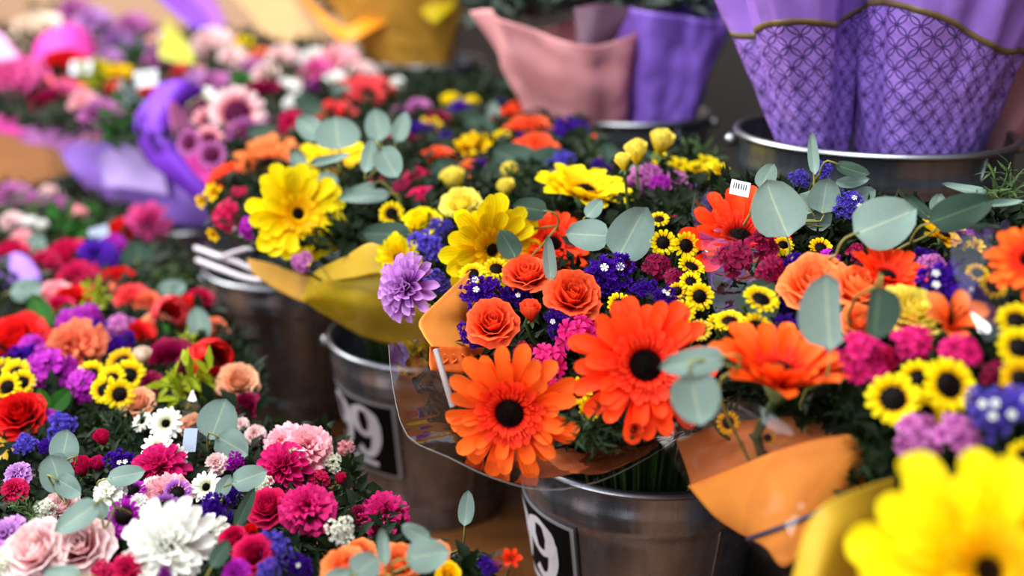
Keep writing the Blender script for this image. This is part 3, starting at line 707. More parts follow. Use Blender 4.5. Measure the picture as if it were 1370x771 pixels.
# yellow paper of the second bucket
r = empty('paper_sleeve', Matrix.Translation((-.2, 1.36, .3)))
tag(r, 'folded bright yellow paper wrap above the signed second bucket', 'wrapping paper')
o = under(sheet('flap', [[(430, 358, 1.33), (465, 341, 1.31), (498, 325, 1.29), (545, 338, 1.29)], [(443, 376, 1.32), (475, 372, 1.30), (512, 366, 1.28), (556, 376, 1.28)]], YELP, 20, 8, .002, 10, 10), r)
under(sheet('panel', [[(400, 398, 1.39), (430, 360, 1.36), (475, 370, 1.32), (520, 362, 1.31), (590, 396, 1.31)], [(404, 402, 1.38), (432, 396, 1.35), (478, 410, 1.325), (530, 414, 1.32), (585, 430, 1.32)], [(408, 404, 1.385), (440, 424, 1.39), (488, 452, 1.405), (535, 466, 1.41), (590, 472, 1.41)]], OLIVE, 34, 12, .005, 9, 11), r)
under(sheet('kraft_edge', [[(330, 346, 1.46), (360, 352, 1.44), (400, 366, 1.41), (440, 375, 1.40)], [(338, 366, 1.45), (370, 388, 1.43), (404, 404, 1.40), (436, 412, 1.39)]], GOLD, 20, 8, .004, 16, 12), r)
under(sheet('film', [[(395, 352, 1.35), (440, 378, 1.31), (500, 392, 1.28), (575, 430, 1.27)], [(406, 404, 1.36), (450, 430, 1.34), (500, 452, 1.33), (590, 452, 1.32)]], FILM, 24, 10, .006, 12, 13, None, 0), r)
# pale ribbon around the third bucket
r = empty('ribbon', Matrix.Translation((-.4, 1.55, .3)))
tag(r, 'shiny pale ribbon strands looped over the blurred bucket beside the yellow gerbera', 'ribbon')
for pts, wd in [([(284, 268, 1.62), (296, 290, 1.60), (316, 308, 1.57), (338, 324, 1.55)], .0035), ([(262, 332, 1.68), (290, 342, 1.62), (320, 352, 1.58), (344, 364, 1.56)], .0042), ([(264, 348, 1.68), (295, 360, 1.62), (330, 372, 1.57), (352, 374, 1.55), (350, 362, 1.55), (334, 356, 1.56)], .0042), ([(296, 344, 1.6), (318, 336, 1.57), (346, 330, 1.54)], .003)]:
    under(strip('strand', pts, wd, RIB), r)

# lilac and purple tissue of the far bouquets
r = empty('tissue_wrap', Matrix.Translation((-.75, 2.1, .35)))
tag(r, 'wide pale lilac tissue wrap leaning over the far bucket', 'tissue wrap')
under(sheet('outer_panel', [[(80, 202, 2.45), (112, 192, 2.38), (150, 190, 2.30), (190, 198, 2.22), (230, 228, 2.14), (275, 262, 2.10)], [(95, 226, 2.38), (128, 230, 2.30), (165, 236, 2.24), (205, 246, 2.16), (245, 266, 2.1), (284, 285, 2.07)], [(112, 252, 2.36), (145, 268, 2.30), (180, 282, 2.24), (215, 296, 2.18), (250, 304, 2.13), (288, 306, 2.1)]], LILT, 36, 12, .012, 7, 14), r)
o = under(sheet('inner_panel', [[(130, 206, 2.28), (160, 196, 2.24), (186, 200, 2.2), (215, 222, 2.13)], [(138, 250, 2.25), (165, 252, 2.2), (196, 256, 2.15), (225, 262, 2.1)]], PLILT, 20, 8, .008, 9, 15), r); o['label'] = 'paler lilac inner fold'
under(strip('dark_fold_line', [(188, 190, 2.19), (215, 216, 2.12), (243, 246, 2.07), (266, 272, 2.05)], .0035, LINE), r)
r = empty('tissue_wrap', Matrix.Translation((-.6, 2.1, .4)))
tag(r, 'deep purple tissue wrap with rose pink lining around the pink daisies', 'tissue wrap')
under(sheet('outer_panel', [[(216, 110, 2.12), (188, 146, 2.08), (182, 180, 2.05), (206, 220, 2.0), (258, 266, 1.96)], [(246, 108, 2.06), (218, 146, 2.01), (212, 178, 1.99), (236, 218, 1.95), (280, 262, 1.91)], [(276, 122, 2.10), (246, 142, 2.06), (238, 174, 2.03), (262, 214, 1.97), (302, 254, 1.93)]], PURT, 30, 12, .008, 8, 16), r)
o = under(sheet('lining', [[(222, 138, 1.99), (229, 176, 1.96), (248, 210, 1.92), (276, 238, 1.90), (324, 246, 1.88)], [(250, 134, 2.10), (256, 174, 2.06), (270, 202, 2.03), (294, 216, 2.0), (328, 222, 1.98)]], PINKT, 24, 8, .005, 9, 17), r); o['label'] = 'rose pink lining'
under(sheet('lining', [[(246, 214, 1.905), (272, 242, 1.885), (316, 252, 1.87)], [(266, 204, 1.95), (290, 222, 1.92), (324, 226, 1.9)]], HOTP, 16, 6, .004, 9, 18), r)
r = empty('tissue_wrap', Matrix.Translation((-1.1, 2.5, .4)))
tag(r, 'hot pink tissue wrap with lilac outer sheet at the far end of the row', 'tissue wrap')
under(sheet('panel', [[(-40, 122, 2.75), (0, 128, 2.66), (30, 138, 2.6), (62, 150, 2.55)], [(-40, 170, 2.7), (0, 178, 2.62), (26, 180, 2.56), (56, 170, 2.52)]], HOTP, 20, 8, .01, 6, 19), r)
under(sheet('outer_panel', [[(20, 182, 2.58), (44, 158, 2.52), (70, 152, 2.48), (98, 168, 2.42), (116, 190, 2.38)], [(30, 192, 2.56), (60, 196, 2.5), (90, 206, 2.44), (120, 210, 2.38), (140, 208, 2.36)]], paper_mat('orchid_tissue', (214, 140, 222), .6, .2, .25), 20, 8, .008, 8, 20), r)
under(sheet('pale_sheet', [[(-20, 30, 3.0), (0, 44, 2.9), (22, 70, 2.8), (38, 92, 2.7)], [(-30, 70, 2.9), (0, 84, 2.8), (18, 96, 2.7), (32, 104, 2.65)]], paper_mat('pale_pink_tissue', (240, 178, 224), .6, .2, .3), 16, 6, .008, 8, 21), r)
r = empty('tissue_wrap', Matrix.Translation((-1.1, 2.9, .4)))
tag(r, 'bright magenta tissue arching over the far red bouquet', 'tissue wrap')
under(sheet('panel', [[(40, 82, 2.85), (48, 58, 2.82), (72, 40, 2.8), (98, 34, 2.8), (122, 48, 2.78), (132, 66, 2.76)], [(52, 86, 2.70), (66, 72, 2.68), (86, 66, 2.66), (102, 66, 2.66), (118, 72, 2.66), (126, 78, 2.66)]], HOTP, 24, 8, .012, 8, 22), r)
tag(sheet('tissue_wrap', [[(56, 104, 2.68), (84, 104, 2.64), (118, 112, 2.6)], [(72, 112, 2.62), (94, 122, 2.56), (120, 126, 2.54)], [(86, 130, 2.64), (104, 140, 2.58), (126, 150, 2.52)]], paper_mat('coral_tissue', (248, 92, 104), .6, .2, .25), 16, 8, .008, 9, 23), 'coral tissue wrap under the far white price tag', 'tissue wrap')
tag(sheet('tissue_wrap', [[(78, 134, 2.5), (98, 136, 2.46), (114, 160, 2.4)], [(62, 150, 2.5), (84, 158, 2.42), (112, 184, 2.38)]], paper_mat('lemon_tissue', (240, 220, 40), .55, .2, .25), 14, 6, .006, 10, 24), 'small lemon yellow tissue wrap above the lilac sheet', 'tissue wrap')
tag(sheet('tissue_wrap', [[(222, 22, 3.2), (240, 44, 3.0), (256, 66, 2.8)], [(212, 74, 2.8), (238, 82, 2.75), (262, 84, 2.72)]], paper_mat('lime_tissue', (196, 196, 70), .55, .2, .25), 14, 6, .012, 8, 25), 'lime tissue sheet among the far pale flowers', 'tissue wrap')
tag(sheet('tissue_wrap', [[(196, -20, 3.6), (226, 10, 3.45), (262, 40, 3.3)], [(224, -30, 3.5), (256, 0, 3.4), (286, 36, 3.28)]], PURT, 14, 6, .012, 8, 26), 'dark purple tissue cone at the top edge of the far row', 'tissue wrap')
tag(sheet('tissue_wrap', [[(232, -20, 3.5), (262, 10, 3.4), (290, 40, 3.25)], [(266, -30, 3.5), (290, 4, 3.4), (304, 34, 3.25)]], paper_mat('mauve_tissue', (170, 100, 190), .55, .2, .25), 14, 6, .012, 8, 27), 'mauve tissue cone beside the dark purple one at the top edge', 'tissue wrap')
tag(sheet('paper_sleeve', [[(286, -30, 3.6), (330, 14, 3.35), (352, 44, 3.1), (380, 60, 3.0)], [(350, -40, 3.6), (392, -4, 3.35), (412, 24, 3.1), (440, 50, 3.0)]], paper_mat('tan_kraft', (206, 170, 120), .55, .2, .2), 16, 8, .014, 7, 28), 'tan kraft paper sleeve beside the golden wrap', 'wrapping paper')
tag(sheet('tissue_wrap', [[(-30, 352, 1.85), (0, 346, 1.82), (24, 338, 1.78), (46, 352, 1.74), (56, 372, 1.7)], [(-20, 410, 1.72), (0, 412, 1.69), (14, 412, 1.67), (32, 396, 1.66), (48, 386, 1.66)]], LILT, 22, 8, .008, 9, 29), 'rounded lilac tissue edge in the red and purple bouquet', 'tissue wrap')
tag(sheet('paper_sleeve', [[(-24, 560, 1.22), (0, 580, 1.2), (20, 598, 1.18)], [(-24, 612, 1.16), (0, 614, 1.14), (18, 618, 1.14)]], YELP, 12, 6, .004, 10, 30), 'corner of pale yellow paper below the bright red rose', 'wrapping paper')
tag(sheet('clear_wrapper', [[(240, 540, 1.22), (252, 600, 1.15), (262, 650, 1.08)], [(258, 520, 1.24), (282, 590, 1.18), (300, 650, 1.1)]], FILM, 16, 8, .01, 20, 31, None, 0), 'crumpled clear film between the white daisies and the large eucalyptus leaf', 'clear wrapper')
tag(sheet('clear_wrapper', [[(452, 640, 1.1), (462, 690, 1.04), (458, 740, .98)], [(480, 640, 1.12), (490, 690, 1.06), (492, 740, 1.0)]], FILM, 16, 8, .012, 26, 32, None, 0), 'crumpled clear film beside the crimson carnation near the floor', 'clear wrapper')
tag(sheet('clear_wrapper', [[(924, 255, 1.13), (935, 320, 1.07), (948, 380, 1.02), (962, 445, .97)], [(950, 262, 1.14), (968, 320, 1.08), (990, 360, 1.03), (1020, 400, .99)], [(966, 268, 1.16), (1000, 320, 1.08), (1042, 348, 1.03), (1066, 372, 1.0)]], FILMF, 30, 16, .012, 22, 33, None, 0), 'crinkled clear film with bright streaks beside the burgundy dianthus', 'clear wrapper')
tag(sheet('clear_wrapper', [[(1279, 298, .93), (1272, 345, .88), (1290, 410, .83), (1320, 460, .80)], [(1312, 299, .92), (1310, 345, .87), (1320, 410, .83), (1345, 450, .80)], [(1352, 296, .92), (1346, 340, .88), (1352, 400, .84), (1378, 440, .81)]], FILMF, 26, 14, .008, 18, 34, None, 0), 'clear film flap with white glints beside the orange gerbera at the edge', 'clear wrapper')
tag(sheet('clear_wrapper', [[(255, 330, 1.70), (300, 290, 1.62), (330, 270, 1.6)], [(300, 365, 1.62), (330, 330, 1.56), (350, 300, 1.54)]], FILM, 16, 8, .01, 20, 35, None, 0), 'clear film behind the pale ribbon on the blurred bucket', 'clear wrapper')
tag(sheet('clear_wrapper', [[(655, 745, .90), (668, 765, .87), (676, 800, .84)], [(690, 728, .92), (700, 765, .89), (706, 800, .86)]], FILM, 12, 8, .01, 30, 36, None, 0), 'glinting film corner at the bottom edge beside the front bucket', 'clear wrapper')

# ------------------------------------------------------------------ cone wraps of the rear row
LATT = lattice_mat()
LILF = paper_mat('plain_lilac_film', (172, 128, 232), .35, .5, .15, .5, 14)
STRIPE = plain('olive_gold_stripe', (112, 92, 62), .5)
def cone(root, name, c, z0, H, r0, r1, lean, mat, va, vb, seed, fold=.10, off=0, nu=72, nv=36, rep=(16, 12), flat=1.0, pw=1.0, topj=0):
    v = []; uv = []
    for i in range(nu + 1):
        a = 2 * PI * i / nu; A = va(a) if callable(va) else va; B = vb(a) if callable(vb) else vb
        for j in range(nv + 1):
            q = A + (B - A) * j / nv; d = Vector((math.cos(a), math.sin(a), 0))
            r_ = r0 + (r1 - r0) * q ** pw
            k = noise.noise(Vector((d.x * 1.7, d.y * 1.7, q * .7 + seed * 5.3))) * fold * 1.6 + abs(noise.noise(Vector((d.x * 3.2 + q * 1.5, d.y * 3.2, q * 2.2 + seed * 3.1)))) * fold
            r_ = r_ * (1 + k - fold * .4) + off + noise.noise(Vector((d.x * 6, d.y * 6, q * 9 + seed))) * .0025
            v.append(Vector((c[0] + lean[0] * q + d.x * r_, c[1] + lean[1] * q + d.y * r_ * flat, z0 + H * q))); uv.append((i / nu * rep[0], q * rep[1]))
    m = nv + 1; f = [(i * m + j, (i + 1) * m + j, (i + 1) * m + j + 1, i * m + j + 1) for i in range(nu) for j in range(nv)]
    o = link(name, mesh(name, v, f, mat, None, True, None, uv)); under(o, root)
    s = o.modifiers.new('thickness', 'SOLIDIFY'); s.thickness = .0006
    return o
def printed_wrap(c, label, r0, r1, lean, base, amp, ph, seed):
    root = empty('bouquet_wrap', Matrix.Translation((c[0], c[1], .47))); tag(root, label, 'bouquet wrap', 'lattice-printed lilac wraps')
    vs = lambda a: base + amp * math.sin(a + ph) + .02 * math.sin(3 * a + seed)
    cone(root, 'printed_film', c, .47, .42, r0, r1, lean, LATT, .0, vs, seed, rep=(2 * PI * (r0 + r1) / 2 / .0165, .42 / .0165), fold=.24)
    cone(root, 'gold_stripe', c, .47, .42, r0, r1, lean, STRIPE, lambda a: vs(a) - .004, lambda a: vs(a) + .012, seed, off=.0012, nv=2, fold=.24)
    cone(root, 'plain_film', c, .47, .42, r0, r1, lean, LILF, vs, 1.0, seed, fold=.24)
    v, f = lathe([(.001, .02), (r0 * .7, .03), (r0 * .8, .2)], 16)
    return root
printed_wrap((.365, 1.30), 'lilac lattice-printed bouquet wrap with a level gold stripe, the narrower of the two', .020, .140, (-.085, 0), .53, .03, 1.2, 1)
printed_wrap((.475, 1.30), 'broad lilac lattice-printed bouquet wrap with a gold stripe sloping down', .060, .160, (.01, 0), .49, .075, -1.9, 2)
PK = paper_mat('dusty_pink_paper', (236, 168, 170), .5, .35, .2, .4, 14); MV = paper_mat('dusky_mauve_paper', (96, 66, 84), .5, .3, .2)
root = empty('bouquet_wrap', Matrix.Translation((.14, 1.88, .43))); tag(root, 'dusty pink folded paper wrap with a darker mauve fold', 'bouquet wrap')
cone(root, 'paper', (.125, 1.86), .43, .25, .050, .14, (-.065, 0), PK, 0, lambda a: .86 + .10 * math.sin(2 * a + .6), 4, .22, nu=40, pw=.8)
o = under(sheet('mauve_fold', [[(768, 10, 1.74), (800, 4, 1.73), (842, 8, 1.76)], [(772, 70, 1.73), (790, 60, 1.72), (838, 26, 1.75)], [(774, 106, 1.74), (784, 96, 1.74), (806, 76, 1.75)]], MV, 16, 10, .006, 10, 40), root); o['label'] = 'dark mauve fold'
root = empty('bouquet_wrap', Matrix.Translation((.26, 1.88, .43))); tag(root, 'plain lilac wrap beside the dusty pink paper in the same bucket', 'bouquet wrap')
cone(root, 'film', (.235, 1.86), .43, .25, .045, .11, (.03, .02), paper_mat('violet_film', (136, 98, 206), .4, .45, .15, .5, 14), 0, lambda a: .93 + .04 * math.sin(2 * a), 5, .2)
root = empty('bouquet_wrap', Matrix.Translation((.6, 1.36, .5))); tag(root, 'rose-brown paper wrap peeping out at the edge beside the broad lilac wrap', 'bouquet wrap')
cone(root, 'paper', (.575, 1.36), .5, .32, .02, .10, (.13, .05), paper_mat('rose_brown_paper', (176, 120, 128), .5, .3, .15), 0, .9, 6, .2)
root = empty('bouquet_wrap', Matrix.Translation((-.2, 2.8, .45))); tag(root, 'golden kraft bouquet wrap with an orange folded rim above the far bucket', 'bouquet wrap')
cone(root, 'gold_paper', (-.24, 2.80), .44, .24, .09, .19, (-.05, 0), GOLD, 0, .9, 7, .12)
o = under(sheet('orange_rim', [[(392, -24, 3.0), (426, 10, 2.86), (462, 36, 2.62), (500, 14, 2.62), (548, -24, 2.7)], [(402, 0, 2.9), (432, 34, 2.76), (464, 56, 2.58), (506, 36, 2.58), (556, -4, 2.62)]], paper_mat('orange_paper', (236, 150, 22), .5, .2, .15), 24, 6, .008, 8, 41), root); o['label'] = 'orange folded rim'
o = under(sheet('yellow_fold', [[(548, -20, 2.62), (580, -24, 2.6), (618, -20, 2.62)], [(566, 20, 2.58), (584, 30, 2.57), (606, 12, 2.6)]], paper_mat('bright_yellow_paper', (226, 196, 20), .5, .2, .15), 12, 6, .006, 9, 42), root); o['label'] = 'bright yellow fold'

# ------------------------------------------------------------------ price tags
CARDB = plain('sign_pale_blue', (150, 165, 186), .5)
def ptag(px, py, d, wpx, hpx, rot, label, bars=True):
    M = Matrix.Translation(world(px, py, d)) @ frame_from(facing(0, .35)) @ Matrix.Rotation(math.radians(rot), 4, 'Z') @ Matrix.Scale(d / F_PX, 4)
    root = empty('price_tag', M); tag(root, label, 'tag')
    def slab(nm, x0, y0, x1, y1, z, mat):
        v = [(x, y, zz) for zz in (z - .6, z) for x, y in ((x0, y0), (x1, y0), (x1, y1), (x0, y1))]
        link(nm, mesh(nm, v, [(4, 5, 6, 7), (3, 2, 1, 0), (0, 1, 5, 4), (1, 2, 6, 5), (2, 3, 7, 6), (3, 0, 4, 7)], mat, None, False), root)
    w2, h2 = wpx / 2, hpx / 2; slab('card', -w2, -h2, w2, h2, 0, WHITEP if bars else CARDB)
    if bars:
        x = -w2 * .7
        while x < w2 * .65:
            q = R_.uniform(.04, .10) * wpx; slab('bar', x, -h2 * .15, x + q * .6, h2 * .6, .5, BLACKP); x += q + .05 * wpx
ptag(990, 252, 1.07, 26, 22, -14, 'white barcode tag behind the orange gerbera and the big eucalyptus leaf')
ptag(108, 90, 2.55, 28, 20, 4, 'blurred white tag in front of the far red flowers')
ptag(195, 105, 2.35, 30, 24, 10, 'blurred white barcode tag beside the deep purple tissue')
ptag(133, 315, 1.90, 26, 26, 20, 'pale bluish tag in the pink and green bouquet', False)
ptag(254, 589, 1.10, 18, 32, 0, 'small pale blue tag below the round eucalyptus leaf', False)
ptag(12, 436, 1.55, 40, 14, 8, 'pale blue-white tag strip above the dark red rose at the edge', False)

